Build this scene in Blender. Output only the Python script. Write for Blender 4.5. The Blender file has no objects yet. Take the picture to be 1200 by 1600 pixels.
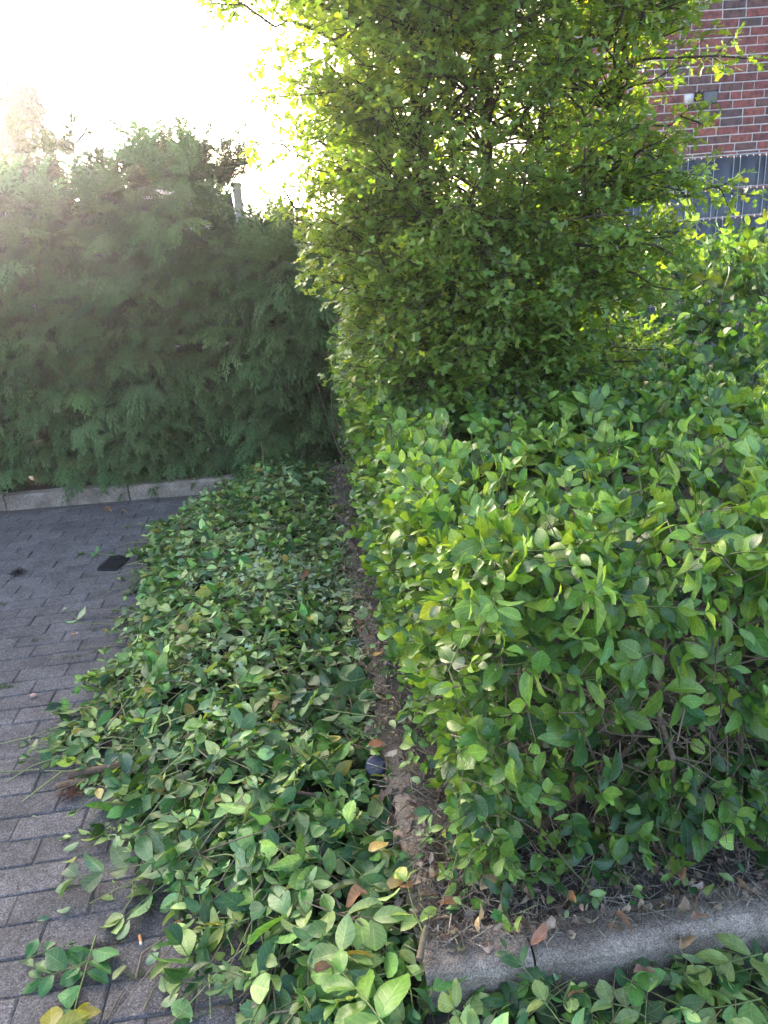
import bpy, math, random
import numpy as np
from mathutils import Matrix, Vector, Quaternion

R = math.radians
rng = np.random.default_rng(11)
random.seed(11)
sc = bpy.context.scene
col = sc.collection

# ------------------------------------------------------------------ camera
CAM_H, PITCH, ROLL, FPX = 1.52, R(20.0), R(4.5), 1130.0
cp, sp, cr, sr = math.cos(PITCH), math.sin(PITCH), math.cos(ROLL), math.sin(ROLL)
_Rt = np.array([1, 0, 0.0]); _Up = np.array([0, sp, cp]); _Fw = np.array([0, cp, -sp])
IR = cr * _Rt - sr * _Up
IU = sr * _Rt + cr * _Up
CAM = np.array([0, 0, CAM_H])
cam_d = bpy.data.cameras.new('camera')
cam = bpy.data.objects.new('camera', cam_d); col.objects.link(cam)
cam.matrix_world = Matrix(((IR[0], IU[0], -_Fw[0], 0), (IR[1], IU[1], -_Fw[1], 0), (IR[2], IU[2], -_Fw[2], CAM_H), (0, 0, 0, 1)))
cam_d.sensor_fit = 'VERTICAL'; cam_d.sensor_height = 36.0; cam_d.lens = FPX / 1600 * 36
cam_d.clip_start = 0.02; cam_d.clip_end = 3000
sc.camera = cam

# ------------------------------------------------------------------ sky, sun, exposure
SUN_EL, SUN_AZ = R(14.0), R(-27.0)           # azimuth measured from +Y (view direction) towards +X
w = bpy.data.worlds.new('World'); sc.world = w; w.use_nodes = True
nt = w.node_tree
sky = nt.nodes.new('ShaderNodeTexSky'); sky.sky_type = 'NISHITA'; sky.sun_disc = False
sky.sun_elevation = SUN_EL; sky.sun_rotation = SUN_AZ
sky.air_density = 0.6; sky.dust_density = 6.0; sky.ozone_density = 0.5
bg = nt.nodes['Background']; bg.inputs['Strength'].default_value = 0.12
nt.links.new(sky.outputs[0], bg.inputs['Color'])
sd = bpy.data.lights.new('sun', 'SUN'); sd.energy = 2.5; sd.angle = R(0.53); sd.color = (1.0, 0.90, 0.77)
sun = bpy.data.objects.new('sun', sd); col.objects.link(sun)
sv = Vector((math.sin(SUN_AZ) * math.cos(SUN_EL), math.cos(SUN_AZ) * math.cos(SUN_EL), math.sin(SUN_EL)))
sun.rotation_euler = sv.to_track_quat('Z', 'Y').to_euler()
sc.view_settings.view_transform = 'Standard'; sc.view_settings.look = 'None'
sc.view_settings.exposure = 3.65; sc.view_settings.gamma = 1.0
sc.cycles.use_denoising = True
sc.cycles.max_bounces = 10; sc.cycles.transmission_bounces = 6; sc.cycles.diffuse_bounces = 5

# ------------------------------------------------------------------ measuring: photo pixel -> point of the place
def ray(x, y):
    u, v = x - 600.0, 800.0 - y
    d = IR * u / FPX + IU * v / FPX + _Fw
    return d
def ground(x, y, h=0.0):
    d = ray(x, y); t = (h - CAM_H) / d[2]
    return CAM + d * t
def atY(x, y, Y):
    d = ray(x, y); return CAM + d * (Y / d[1])
def project(P):
    q = P - CAM
    z = q @ _Fw
    return 600 + FPX * (q @ IR) / z, 800 - FPX * (q @ IU) / z, z

# ------------------------------------------------------------------ small maths
def unit(a):
    a = np.asarray(a, float)
    return a / np.maximum(np.linalg.norm(a, axis=-1, keepdims=True), 1e-9)
def vnoise(p, seed=0.0):
    p = np.asarray(p, float); s = 0
    for k, (a, b, c, f) in enumerate([(1.7, 2.3, 1.1, 1.0), (-2.9, 1.3, 2.7, .8), (4.1, -3.7, 3.3, .6), (7.3, 5.9, -6.1, .4)]):
        s = s + f * np.sin(a * p[..., 0] + b * p[..., 1] + c * p[..., 2] + seed * (k + 1.3) + 1.7 * np.sin(1.3 * p[..., (k + 1) % 3] + seed))
    return s / 2.8
def frames(axis, normal):
    """orthonormal frames: column 0 side, 1 axis, 2 normal"""
    y = unit(axis); z = unit(normal - np.sum(normal * y, -1, keepdims=True) * y)
    x = np.cross(y, z)
    return np.stack([x, y, z], -1)
def jitter(v, amt):
    v = np.asarray(v, float)
    return unit(unit(v) + rng.normal(0, amt, v.shape))

# ------------------------------------------------------------------ mesh building
def build(name, V, F, mat, parent=None, tint=None, luv=None, smooth=True, mats=None, fm=None):
    V = np.asarray(V, np.float32).reshape(-1, 3); F = np.asarray(F, np.int32)
    me = bpy.data.meshes.new(name)
    k = F.shape[1]
    me.vertices.add(len(V)); me.vertices.foreach_set('co', V.ravel())
    me.loops.add(F.size); me.loops.foreach_set('vertex_index', F.ravel())
    me.polygons.add(len(F)); me.polygons.foreach_set('loop_start', np.arange(0, F.size, k, dtype=np.int32))
    me.update(calc_edges=True)
    me.polygons.foreach_set('use_smooth', np.full(len(F), smooth, bool))
    if tint is not None:
        a = me.attributes.new('tint', 'FLOAT_COLOR', 'POINT')
        t = np.ones((len(V), 4), np.float32); t[:, :3] = tint
        a.data.foreach_set('color', t.ravel())
    if luv is not None:
        a = me.attributes.new('luv', 'FLOAT_VECTOR', 'POINT')
        t = np.zeros((len(V), 3), np.float32); t[:, :2] = luv
        a.data.foreach_set('vector', t.ravel())
    for m in (mats or [mat]): me.materials.append(m)
    if fm is not None: me.polygons.foreach_set('material_index', np.asarray(fm, np.int32))
    me.validate()
    o = bpy.data.objects.new(name, me); col.objects.link(o)
    if parent is not None: o.parent = parent
    return o
def empty(name, loc):
    o = bpy.data.objects.new(name, None); col.objects.link(o); o.location = tuple(float(c) for c in loc)
    o.empty_display_size = 0.1
    return o
def tag(o, label=None, cat=None, group=None, kind=None):
    if label: o['label'] = label
    if cat: o['category'] = cat
    if group: o['group'] = group
    if kind: o['kind'] = kind
    return o
def obj_from(name, me, parent=None):
    o = bpy.data.objects.new(name, me); col.objects.link(o)
    if parent is not None: o.parent = parent
    return o

TUBEF = {}
class Tris:
    """collects triangles with tint; one object when linked"""
    def __init__(s): s.V = []; s.F = []; s.T = []; s.U = []; s.n = 0
    def add(s, V, F, tint=(1, 1, 1), luv=None):
        V = np.asarray(V, float); s.V.append(V); s.F.append(np.asarray(F, int) + s.n); s.n += len(V)
        t = np.asarray(tint, float); s.T.append(np.broadcast_to(t, (len(V), 3)))
        s.U.append(np.zeros((len(V), 2)) if luv is None else luv)
    def tube(s, pts, r0, r1, sides=5, tint=(1, 1, 1), cap=True, tip=None):
        P = np.asarray(pts, float); n = len(P)
        d = unit(np.gradient(P, axis=0)) if n > 1 else np.array([[0, 0, 1.]])
        ref = np.array([0.31, 0.17, 0.93]) if abs(d[0][2]) < .9 else np.array([1., 0.1, 0])
        x = unit(np.cross(d, ref)); y = np.cross(d, x)
        a = np.arange(sides) * 2 * np.pi / sides
        r = np.linspace(r0, r1, n)
        V = P[:, None] + r[:, None, None] * (np.cos(a)[None, :, None] * x[:, None] + np.sin(a)[None, :, None] * y[:, None])
        F = TUBEF.get((n, sides))
        if F is None:
            F = []
            for i in range(n - 1):
                for j in range(sides):
                    k = (j + 1) % sides
                    A, B, C, D = i * sides + j, i * sides + k, (i + 1) * sides + k, (i + 1) * sides + j
                    F += [(A, B, C), (A, C, D)]
            F = TUBEF[n, sides] = np.array(F)
        s.add(V.reshape(-1, 3), F, tint)
        if cap:
            b = s.n
            c = P[-1] + d[-1] * r1 * .15
            s.add(np.vstack([V[-1], c]), [(j, (j + 1) % sides, sides) for j in range(sides)], tip if tip is not None else tint)
            c = P[0] - d[0] * r0 * .1
            s.add(np.vstack([V[0], c]), [((j + 1) % sides, j, sides) for j in range(sides)], tint)
    def box(s, lo, hi, tint=(1, 1, 1), M=None):
        lo = np.asarray(lo, float); hi = np.asarray(hi, float)
        V = np.array([[x, y, z] for z in (lo[2], hi[2]) for y in (lo[1], hi[1]) for x in (lo[0], hi[0])])
        if M is not None: V = V @ M[:, :3].T + M[:, 3]
        F = [(0, 2, 3), (0, 3, 1), (4, 5, 7), (4, 7, 6), (0, 1, 5), (0, 5, 4), (2, 6, 7), (2, 7, 3), (0, 4, 6), (0, 6, 2), (1, 3, 7), (1, 7, 5)]
        s.add(V, F, tint)
    def inst(s, tpl, M, tint):
        """many copies of a template: M (k,3,4), tint (k,3)"""
        tv, tf, tu = tpl
        k, n = len(M), len(tv)
        if k == 0: return
        V = np.einsum('kij,nj->kni', M[:, :, :3], tv) + M[:, None, :, 3]
        F = tf[None] + (np.arange(k) * n)[:, None, None] + s.n
        s.V.append(V.reshape(-1, 3)); s.F.append(F.reshape(-1, 3)); s.n += k * n
        s.T.append(np.repeat(tint, n, axis=0)); s.U.append(np.tile(tu, (k, 1)))
    def link(s, name, mat, parent=None, org=None, smooth=True):
        V = np.vstack(s.V)
        if org is not None: V = V - np.asarray(org)
        return build(name, V, np.vstack(s.F), mat, parent, np.vstack(s.T), np.vstack(s.U), smooth)

# ------------------------------------------------------------------ materials
def new_mat(name):
    m = bpy.data.materials.new(name); m.use_nodes = True
    return m, m.node_tree.nodes, m.node_tree.links, m.node_tree.nodes['Principled BSDF']
def N(nodes, t, **kw):
    n = nodes.new(t)
    for k, v in kw.items(): setattr(n, k, v)
    return n
def mixc(nodes, links, blend, fac, a, b):
    m = nodes.new('ShaderNodeMix'); m.data_type = 'RGBA'; m.blend_type = blend
    for key, val in ((0, fac), (6, a), (7, b)):
        if hasattr(val, 'links') or hasattr(val, 'is_linked'): links.new(val, m.inputs[key])
        else: m.inputs[key].default_value = val if key == 0 else (*val, 1)
    return m.outputs[2]
def math_(nodes, links, op, a, b=None, c=None, clamp=False):
    m = nodes.new('ShaderNodeMath'); m.operation = op; m.use_clamp = clamp
    for i, v in enumerate((a, b, c)):
        if v is None: continue
        if hasattr(v, 'is_linked'): links.new(v, m.inputs[i])
        else: m.inputs[i].default_value = v
    return m.outputs[0]
def ramp(nodes, links, fac, stops):
    r = nodes.new('ShaderNodeValToRGB')
    while len(r.color_ramp.elements) < len(stops): r.color_ramp.elements.new(.5)
    for e, (p, c) in zip(r.color_ramp.elements, stops): e.position = p; e.color = (*c, 1) if len(c) == 3 else c
    links.new(fac, r.inputs[0]); return r.outputs[0]

def leaf_material(name, single, rough=.32, trans=.34, veins=True, under=(1.35, 1.25, 1.5), tcol=(1.6, 1.45, .30), spec=.55, vein_amt=.8):
    m, nd, lk, bs = new_mat(name)
    if single: src = N(nd, 'ShaderNodeObjectInfo').outputs['Color']
    else: src = N(nd, 'ShaderNodeAttribute', attribute_name='tint').outputs['Color']
    geo = N(nd, 'ShaderNodeNewGeometry')
    no = N(nd, 'ShaderNodeTexNoise'); no.inputs['Scale'].default_value = 60; no.inputs['Detail'].default_value = 3
    lk.new(geo.outputs['Position'], no.inputs['Vector'])
    var = ramp(nd, lk, no.outputs[0], [(.3, (.78, .80, .78)), (.7, (1.2, 1.15, 1.1))])
    c = mixc(nd, lk, 'MULTIPLY', 1.0, src, var)
    n2 = N(nd, 'ShaderNodeTexNoise'); n2.inputs['Scale'].default_value = 190; n2.inputs['Detail'].default_value = 1; lk.new(geo.outputs['Position'], n2.inputs['Vector'])
    c = mixc(nd, lk, 'MIX', ramp(nd, lk, n2.outputs[0], [(.70, (0, 0, 0)), (.76, (.55, .55, .55))]), c, (.16, .13, .05))
    if veins:
        at = N(nd, 'ShaderNodeAttribute', attribute_name='luv')
        sx = N(nd, 'ShaderNodeSeparateXYZ'); lk.new(at.outputs['Vector'], sx.inputs[0])
        au = math_(nd, lk, 'ABSOLUTE', sx.outputs[0])
        mid = math_(nd, lk, 'SUBTRACT', 1.0, math_(nd, lk, 'MULTIPLY', au, 11.0), clamp=True)
        ph = math_(nd, lk, 'SUBTRACT', math_(nd, lk, 'MULTIPLY', sx.outputs[1], 42.0), math_(nd, lk, 'MULTIPLY', au, 11.0))
        sv_ = math_(nd, lk, 'POWER', math_(nd, lk, 'ABSOLUTE', math_(nd, lk, 'COSINE', math_(nd, lk, 'MULTIPLY', ph, .5))), 16.0)
        vv = math_(nd, lk, 'MAXIMUM', mid, math_(nd, lk, 'MULTIPLY', sv_, .45))
        pale = mixc(nd, lk, 'ADD', 1.0, mixc(nd, lk, 'MULTIPLY', 1.0, c, (1.7, 1.5, 1.5)), (.05, .06, .02))
        c = mixc(nd, lk, 'MIX', math_(nd, lk, 'MULTIPLY', vv, vein_amt), c, pale)
        bp = N(nd, 'ShaderNodeBump'); bp.inputs['Strength'].default_value = .25; bp.inputs['Distance'].default_value = .002
        lk.new(math_(nd, lk, 'SUBTRACT', 1.0, vv), bp.inputs['Height']); lk.new(bp.outputs[0], bs.inputs['Normal'])
    cu = mixc(nd, lk, 'ADD', 1.0, mixc(nd, lk, 'MULTIPLY', 1.0, c, under), (.012, .016, .008))
    c2 = mixc(nd, lk, 'MIX', geo.outputs['Backfacing'], c, cu)
    lk.new(c2, bs.inputs['Base Color'])
    rg = N(nd, 'ShaderNodeMapRange'); rg.inputs[3].default_value = rough; rg.inputs[4].default_value = min(.85, rough + .25)
    lk.new(geo.outputs['Backfacing'], rg.inputs[0]); lk.new(rg.outputs[0], bs.inputs['Roughness'])
    bs.inputs['Specular IOR Level'].default_value = spec
    tr = N(nd, 'ShaderNodeBsdfTranslucent'); lk.new(mixc(nd, lk, 'MULTIPLY', 1.0, c, tcol), tr.inputs[0])
    ms = N(nd, 'ShaderNodeMixShader'); ms.inputs[0].default_value = trans
    lk.new(bs.outputs[0], ms.inputs[1]); lk.new(tr.outputs[0], ms.inputs[2])
    lk.new(ms.outputs[0], nd['Material Output'].inputs['Surface'])
    return m
def tint_material(name, rough=.8, bump=.4, scale=90, spec=.2):
    m, nd, lk, bs = new_mat(name)
    src = N(nd, 'ShaderNodeAttribute', attribute_name='tint').outputs['Color']
    geo = N(nd, 'ShaderNodeNewGeometry')
    no = N(nd, 'ShaderNodeTexNoise'); no.inputs['Scale'].default_value = scale; no.inputs['Detail'].default_value = 4
    lk.new(geo.outputs['Position'], no.inputs['Vector'])
    var = ramp(nd, lk, no.outputs[0], [(.25, (.6, .6, .6)), (.75, (1.35, 1.32, 1.28))])
    lk.new(mixc(nd, lk, 'MULTIPLY', 1.0, src, var), bs.inputs['Base Color'])
    bs.inputs['Roughness'].default_value = rough; bs.inputs['Specular IOR Level'].default_value = spec
    bp = N(nd, 'ShaderNodeBump'); bp.inputs['Strength'].default_value = bump; bp.inputs['Distance'].default_value = .003
    lk.new(no.outputs[0], bp.inputs['Height']); lk.new(bp.outputs[0], bs.inputs['Normal'])
    return m
def plain(name, c, rough=.5, metal=0.0, spec=.5):
    m, nd, lk, bs = new_mat(name)
    geo = N(nd, 'ShaderNodeNewGeometry')
    no = N(nd, 'ShaderNodeTexNoise'); no.inputs['Scale'].default_value = 35; no.inputs['Detail'].default_value = 5
    lk.new(geo.outputs['Position'], no.inputs['Vector'])
    var = ramp(nd, lk, no.outputs[0], [(.3, (.82, .82, .82)), (.7, (1.12, 1.12, 1.12))])
    lk.new(mixc(nd, lk, 'MULTIPLY', 1.0, c, var), bs.inputs['Base Color'])
    bs.inputs['Roughness'].default_value = rough; bs.inputs['Metallic'].default_value = metal; bs.inputs['Specular IOR Level'].default_value = spec
    return m
def concrete(name, base, speck, sc1=260, obj_var=.18, stain=.35, tinge=(1, 1, 1)):
    """aggregate concrete: light and dark grains, large dirt patches, small per-piece difference"""
    m, nd, lk, bs = new_mat(name)
    geo = N(nd, 'ShaderNodeNewGeometry'); P = geo.outputs['Position']
    oi = N(nd, 'ShaderNodeObjectInfo')
    g = N(nd, 'ShaderNodeTexVoronoi'); g.inputs['Scale'].default_value = sc1; lk.new(P, g.inputs['Vector'])
    n1 = N(nd, 'ShaderNodeTexNoise'); n1.inputs['Scale'].default_value = 330; n1.inputs['Detail'].default_value = 3; lk.new(P, n1.inputs['Vector'])
    n2 = N(nd, 'ShaderNodeTexNoise'); n2.inputs['Scale'].default_value = 7; n2.inputs['Detail'].default_value = 6; lk.new(P, n2.inputs['Vector'])
    n3 = N(nd, 'ShaderNodeTexNoise'); n3.inputs['Scale'].default_value = 45; n3.inputs['Detail'].default_value = 5; lk.new(P, n3.inputs['Vector'])
    cell = N(nd, 'ShaderNodeSeparateXYZ'); lk.new(g.outputs['Color'], cell.inputs[0])
    grain = ramp(nd, lk, cell.outputs[0], [(0, (.45, .45, .45)), (.5, (.92, .92, .92)), (.84, (1.1, 1.1, 1.1)), (.95, (speck, speck, speck))])
    c = mixc(nd, lk, 'MULTIPLY', 1.0, base, grain)
    c = mixc(nd, lk, 'MULTIPLY', .7, c, ramp(nd, lk, n1.outputs[0], [(.3, (.6, .6, .6)), (.7, (1.4, 1.4, 1.4))]))
    c = mixc(nd, lk, 'MULTIPLY', stain * 2, c, ramp(nd, lk, n2.outputs[0], [(.35, (.68, .67, .66)), (.65, (1.2, 1.2, 1.22))]))
    c = mixc(nd, lk, 'MULTIPLY', .6, c, ramp(nd, lk, n3.outputs[0], [(.35, (.72, .72, .72)), (.65, (1.2, 1.2, 1.2))]))
    rr = N(nd, 'ShaderNodeMapRange'); rr.inputs[3].default_value = 1 - obj_var; rr.inputs[4].default_value = 1 + obj_var
    lk.new(oi.outputs['Random'], rr.inputs[0])
    cc = N(nd, 'ShaderNodeCombineColor')
    for i in range(3): lk.new(rr.outputs[0], cc.inputs[i])
    c = mixc(nd, lk, 'MULTIPLY', 1.0, c, cc.outputs[0])
    lk.new(c, bs.inputs['Base Color'])
    bs.inputs['Roughness'].default_value = .88; bs.inputs['Specular IOR Level'].default_value = .25
    h = math_(nd, lk, 'ADD', n1.outputs[0], math_(nd, lk, 'MULTIPLY', n3.outputs[0], 1.2))
    bp = N(nd, 'ShaderNodeBump'); bp.inputs['Strength'].default_value = .55; bp.inputs['Distance'].default_value = .003
    lk.new(h, bp.inputs['Height']); lk.new(bp.outputs[0], bs.inputs['Normal'])
    return m

M_leaf = leaf_material('spindle_leaf', False); M_leaf1 = leaf_material('spindle_leaf_piece', True)
M_haw = leaf_material('hawthorn_leaf', False, rough=.42, trans=.44, veins=False, tcol=(1.75, 1.6, .26)); M_haw1 = leaf_material('hawthorn_leaf_piece', True, rough=.42, trans=.44, veins=False, tcol=(1.75, 1.6, .26))
M_con = leaf_material('conifer_spray', False, rough=.62, trans=.16, veins=False, under=(1.05, 1.1, 1.2), spec=.25); M_con1 = leaf_material('conifer_spray_piece', True, rough=.62, trans=.16, veins=False, under=(1.05, 1.1, 1.2), spec=.25)
M_cut = leaf_material('cut_leaf', False, rough=.36, trans=.26, under=(1.40, 1.35, 1.45), vein_amt=.7, spec=.45); M_cut1 = leaf_material('cut_leaf_piece', True, rough=.36, trans=.26, under=(1.40, 1.35, 1.45), vein_amt=.7, spec=.45)
M_dry = leaf_material('dry_leaf', False, rough=.75, trans=.12, veins=True, under=(1.1, 1.1, 1.1), tcol=(1.4, 1.0, .5), spec=.2); M_dry1 = leaf_material('dry_leaf_piece', True, rough=.75, trans=.12, veins=True, under=(1.1, 1.1, 1.1), tcol=(1.4, 1.0, .5), spec=.2)
M_wood = tint_material('bark', rough=.85, bump=.7, scale=120)
M_stem = tint_material('green_stem', rough=.55, bump=.2, scale=120, spec=.35)
M_paver = concrete('paver_concrete', (.128, .120, .117), 1.6, sc1=330, obj_var=.15)
M_kerb = concrete('kerb_concrete', (.30, .25, .20), 1.25, sc1=420, obj_var=.1, stain=.5)
M_soil = tint_material('soil', rough=.95, bump=1.0, scale=70)
M_joint = plain('joint_sand', (.105, .096, .086), rough=.95, spec=.1)
M_ground = plain('far_ground', (.10, .095, .085), rough=.95, spec=.1)
M_wire = plain('fence_wire', (.40, .43, .46), rough=.5, metal=.2)
M_strip = plain('fence_strip', (.050, .060, .074), rough=.36)
M_mortar = plain('mortar', (.62, .59, .56), rough=.95, spec=.15)
M_black = plain('black_plastic', (.012, .014, .018), rough=.28)
M_blue = plain('bluegrey_plastic', (.05, .06, .10), rough=.35)
M_white = plain('white_plastic', (.62, .62, .58), rough=.5)
M_paper = plain('filter_paper', (.55, .24, .09), rough=.8)
M_ash = plain('cigarette_white', (.6, .57, .52), rough=.85)
M_pebble = plain('pebble', (.5, .30, .24), rough=.8)
M_render = plain('far_render', (.45, .43, .40), rough=.9)
M_tile = plain('roof_tile', (.16, .15, .15), rough=.8)
M_glass = plain('lamp_glass', (.05, .055, .06), rough=.1)
def vary(m, amt):
    nd, lk = m.node_tree.nodes, m.node_tree.links; bs = nd['Principled BSDF']; src = bs.inputs['Base Color'].links[0].from_socket
    oi = N(nd, 'ShaderNodeObjectInfo'); rr = N(nd, 'ShaderNodeMapRange'); rr.inputs[3].default_value = 1 - amt; rr.inputs[4].default_value = 1 + amt; lk.new(oi.outputs['Random'], rr.inputs[0])
    cc = N(nd, 'ShaderNodeCombineColor')
    for i in range(3): lk.new(rr.outputs[0], cc.inputs[i])
    lk.new(mixc(nd, lk, 'MULTIPLY', 1.0, src, cc.outputs[0]), bs.inputs['Base Color'])
vary(M_strip, .3)
def brick_mat():
    m, nd, lk, bs = new_mat('brick')
    oi = N(nd, 'ShaderNodeObjectInfo'); geo = N(nd, 'ShaderNodeNewGeometry')
    at = N(nd, 'ShaderNodeAttribute', attribute_name='tint')
    no = N(nd, 'ShaderNodeTexNoise'); no.inputs['Scale'].default_value = 22; no.inputs['Detail'].default_value = 6; lk.new(geo.outputs['Position'], no.inputs['Vector'])
    r = ramp(nd, lk, no.outputs[0], [(.3, (.45, .48, .55)), (.5, (.95, .95, .95)), (.72, (1.4, 1.25, 1.2))])
    lk.new(mixc(nd, lk, 'MULTIPLY', 1.0, mixc(nd, lk, 'MULTIPLY', 1.0, oi.outputs['Color'], at.outputs['Color']), r), bs.inputs['Base Color'])
    bs.inputs['Roughness'].default_value = .85
    bp = N(nd, 'ShaderNodeBump'); bp.inputs['Strength'].default_value = .6; bp.inputs['Distance'].default_value = .004
    lk.new(no.outputs[0], bp.inputs['Height']); lk.new(bp.outputs[0], bs.inputs['Normal'])
    return m
M_brick = brick_mat()

# ------------------------------------------------------------------ the grid of the place: kerbs, bed, fence and house share nearly one direction
BY = R(5.5); CORNER = np.array([0.01, 1.07])
cb, sb = math.cos(BY), math.sin(BY)
def bed(a, b, h=0.0):                       # a along the front kerb (to the right), b along the side kerb (away)
    return np.array([CORNER[0] + a * cb - b * sb, CORNER[1] + a * sb + b * cb, h])
def tobed(x, y):
    dx, dy = x - CORNER[0], y - CORNER[1]
    return dx * cb + dy * sb, -dx * sb + dy * cb
BACK_Y, BACK_YAW = 4.84, R(1.0)
def back_y(x): return BACK_Y + (x + 1.8) * math.tan(BACK_YAW)

# ground sheet
g = Tris(); g.add([(-150, -150, -.03), (150, -150, -.03), (150, 150, -.03), (-150, 150, -.03)], [(0, 1, 2), (0, 2, 3)])
tag(g.link('ground', M_ground, smooth=False), kind='structure')

# ---- paving: rows of 20 x 10 cm blocks along the bed direction
def paver_mesh(k):
    L, W, T, c = .1975, .0975, .05, .0045
    r = random.Random(k)
    def q(x, y, z): return (x + r.uniform(-.0012, .0012), y + r.uniform(-.0012, .0012), z + r.uniform(-.0010, .0010))
    V = []
    for (dx, z) in ((0, -T), (0, -c), (c, 0)):
        for (sx, sy) in ((-1, -1), (1, -1), (1, 1), (-1, 1)): V.append(q(sx * (L / 2 - dx), sy * (W / 2 - dx), z))
    F = []
    for b in (0, 4):
        for i in range(4):
            j = (i + 1) % 4; F += [(b + i, b + j, b + 4 + j), (b + i, b + 4 + j, b + 4 + i)]
    V.append(q(0, 0, .0006)); F += [(8 + i, 8 + (i + 1) % 4, 12) for i in range(4)]
    return np.array(V), np.array(F)
pav = tag(empty('pavement', (-1.2, 2.5, 0)), kind='structure')
j = Tris(); j.add([(-9, -3, -.0065), (6, -3, -.0065), (6, 9, -.0065), (-9, 9, -.0065)], [(0, 1, 2), (0, 2, 3)])
j.link('joint_sand', M_joint, pav, org=(-1.2, 2.5, 0), smooth=False)
pmesh = []
for k in range(6):
    V, F = paver_mesh(k)
    o = build('paver', V, F, M_paver, smooth=False); pmesh.append((o.data, V, F)); bpy.data.objects.remove(o)

# outline of the heap of clippings on the paving, from the photograph, as ground points
HEAP_PX = [(420, 722), (350, 762), (300, 812), (240, 838), (222, 900), (205, 960), (205, 1015), (160, 1080), (105, 1150), (120, 1205), (170, 1240),
           (205, 1330), (200, 1385), (270, 1440), (330, 1500), (345, 1560), (350, 1640)]
HEAP = [tuple(ground(x, y)[:2]) for x, y in HEAP_PX]
HEAP += [(0.02, .80), tuple(bed(0.02, -.02)[:2]), tuple(bed(-.005, .5)[:2]), tuple(bed(0.0, 1.5)[:2]), tuple(bed(0.03, 3.7)[:2]), tuple(bed(-.0, 4.3)[:2]), tuple(bed(-.25, 4.3)[:2])]
HP = np.array(HEAP)
def poly_sd(P, poly):
    """signed distance, positive inside"""
    P = np.atleast_2d(P); A = poly; B = np.roll(poly, -1, axis=0)
    d = np.full(len(P), 1e9); ins = np.zeros(len(P), bool)
    for a, b in zip(A, B):
        e = b - a; t = np.clip(((P - a) @ e) / (e @ e), 0, 1)
        d = np.minimum(d, np.linalg.norm(P - a - t[:, None] * e, axis=1))
        cross = ((a[1] > P[:, 1]) != (b[1] > P[:, 1])) & (P[:, 0] < (b[0] - a[0]) * (P[:, 1] - a[1]) / (b[1] - a[1] + 1e-12) + a[0])
        ins ^= cross
    return np.where(ins, d, -d)
def _heap_h(x, y):
    x = np.atleast_1d(np.asarray(x, float)); y = np.atleast_1d(np.asarray(y, float))
    sd_ = poly_sd(np.stack([x, y], 1), HP)
    a, b = tobed(x, y)
    dk = np.clip(-a, 0, None)                                  # distance from the side kerb
    t = np.clip(sd_ / .38, 0, 1); t = t * t * (3 - 2 * t)
    n = vnoise(np.stack([x * 5, y * 5, x * 0], 1), 2.0) + .8 * vnoise(np.stack([x * 13, y * 13, x * 0], 1), 5.0)
    base = np.where(sd_ > 0, .012 + (.140 + .042 * n) * t, 0)
    edge = .05 * np.exp(-(dk / .22) ** 2) * (sd_ > 0)          # leans on the kerb
    return np.clip(base + edge, 0, .24)

GX, GY, GS = -2.6, .3, .015
_gx, _gy = np.meshgrid(GX + np.arange(200) * GS, GY + np.arange(360) * GS, indexing='ij')
_GH = _heap_h(_gx.ravel(), _gy.ravel()).reshape(_gx.shape)
_GD = poly_sd(np.stack([_gx.ravel(), _gy.ravel()], 1), HP).reshape(_gx.shape)
def _bil(G, x, y):
    fx = np.clip((np.atleast_1d(np.asarray(x, float)) - GX) / GS, 0, 198.99); fy = np.clip((np.atleast_1d(np.asarray(y, float)) - GY) / GS, 0, 358.99)
    i, j_ = fx.astype(int), fy.astype(int); u, v = fx - i, fy - j_
    return G[i, j_] * (1 - u) * (1 - v) + G[i + 1, j_] * u * (1 - v) + G[i, j_ + 1] * (1 - u) * v + G[i + 1, j_ + 1] * u * v
def heap_h(x, y): return _bil(_GH, x, y)
def heap_sd(x, y): return _bil(_GD, x, y)

rest = Tris(); cand = []
ROW, PIT = .1, .2
for r_ in range(-26, 60):
    for c_ in range(-34, 30):
        a = (c_ + .5 * (r_ % 2)) * PIT - .1; b = r_ * ROW + .05
        P = bed(a, b)
        if P[1] > back_y(P[0]) - .055 or P[0] < -5.5 or P[1] < -1 or P[0] > 3.5: continue
        if a > -.12 and b > -.06: continue                      # planting bed
        cand.append((P, r_, c_))
vis = []
for i, (P, r_, c_) in enumerate(cand):
    x, y, z = project(P)
    ok = z > .3 and -70 < x < 1270 and 0 < y < 1650
    sd_ = float(heap_sd(P[0], P[1])[0])
    if ok and sd_ < .12 and not (x > 640): vis.append((z, i))
vis = [i for z, i in sorted(vis)[:295]]
vs = set(vis)
for i, (P, r_, c_) in enumerate(cand):
    me, V, F = pmesh[(r_ * 7 + c_ * 3) % 6]
    rz = BY + random.gauss(0, R(.5)) + (math.pi if random.random() < .5 else 0)
    loc = P + np.array([random.gauss(0, .001), random.gauss(0, .001), random.uniform(-.004, .001)])
    tilt = (random.gauss(0, R(.45)), random.gauss(0, R(.45)))
    if i in vs:
        o = obj_from('paver', me, pav); o.location = Vector(loc) - Vector((-1.2, 2.5, 0)); o.rotation_euler = (tilt[0], tilt[1], rz)
    else:
        c, s = math.cos(rz), math.sin(rz)
        rest.add(V @ np.array([[c, s, 0], [-s, c, 0], [0, 0, 1]]) + loc, F)
tag(rest.link('paver_rows', M_paver, pav, org=(-1.2, 2.5, 0), smooth=False), kind='stuff')

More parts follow.
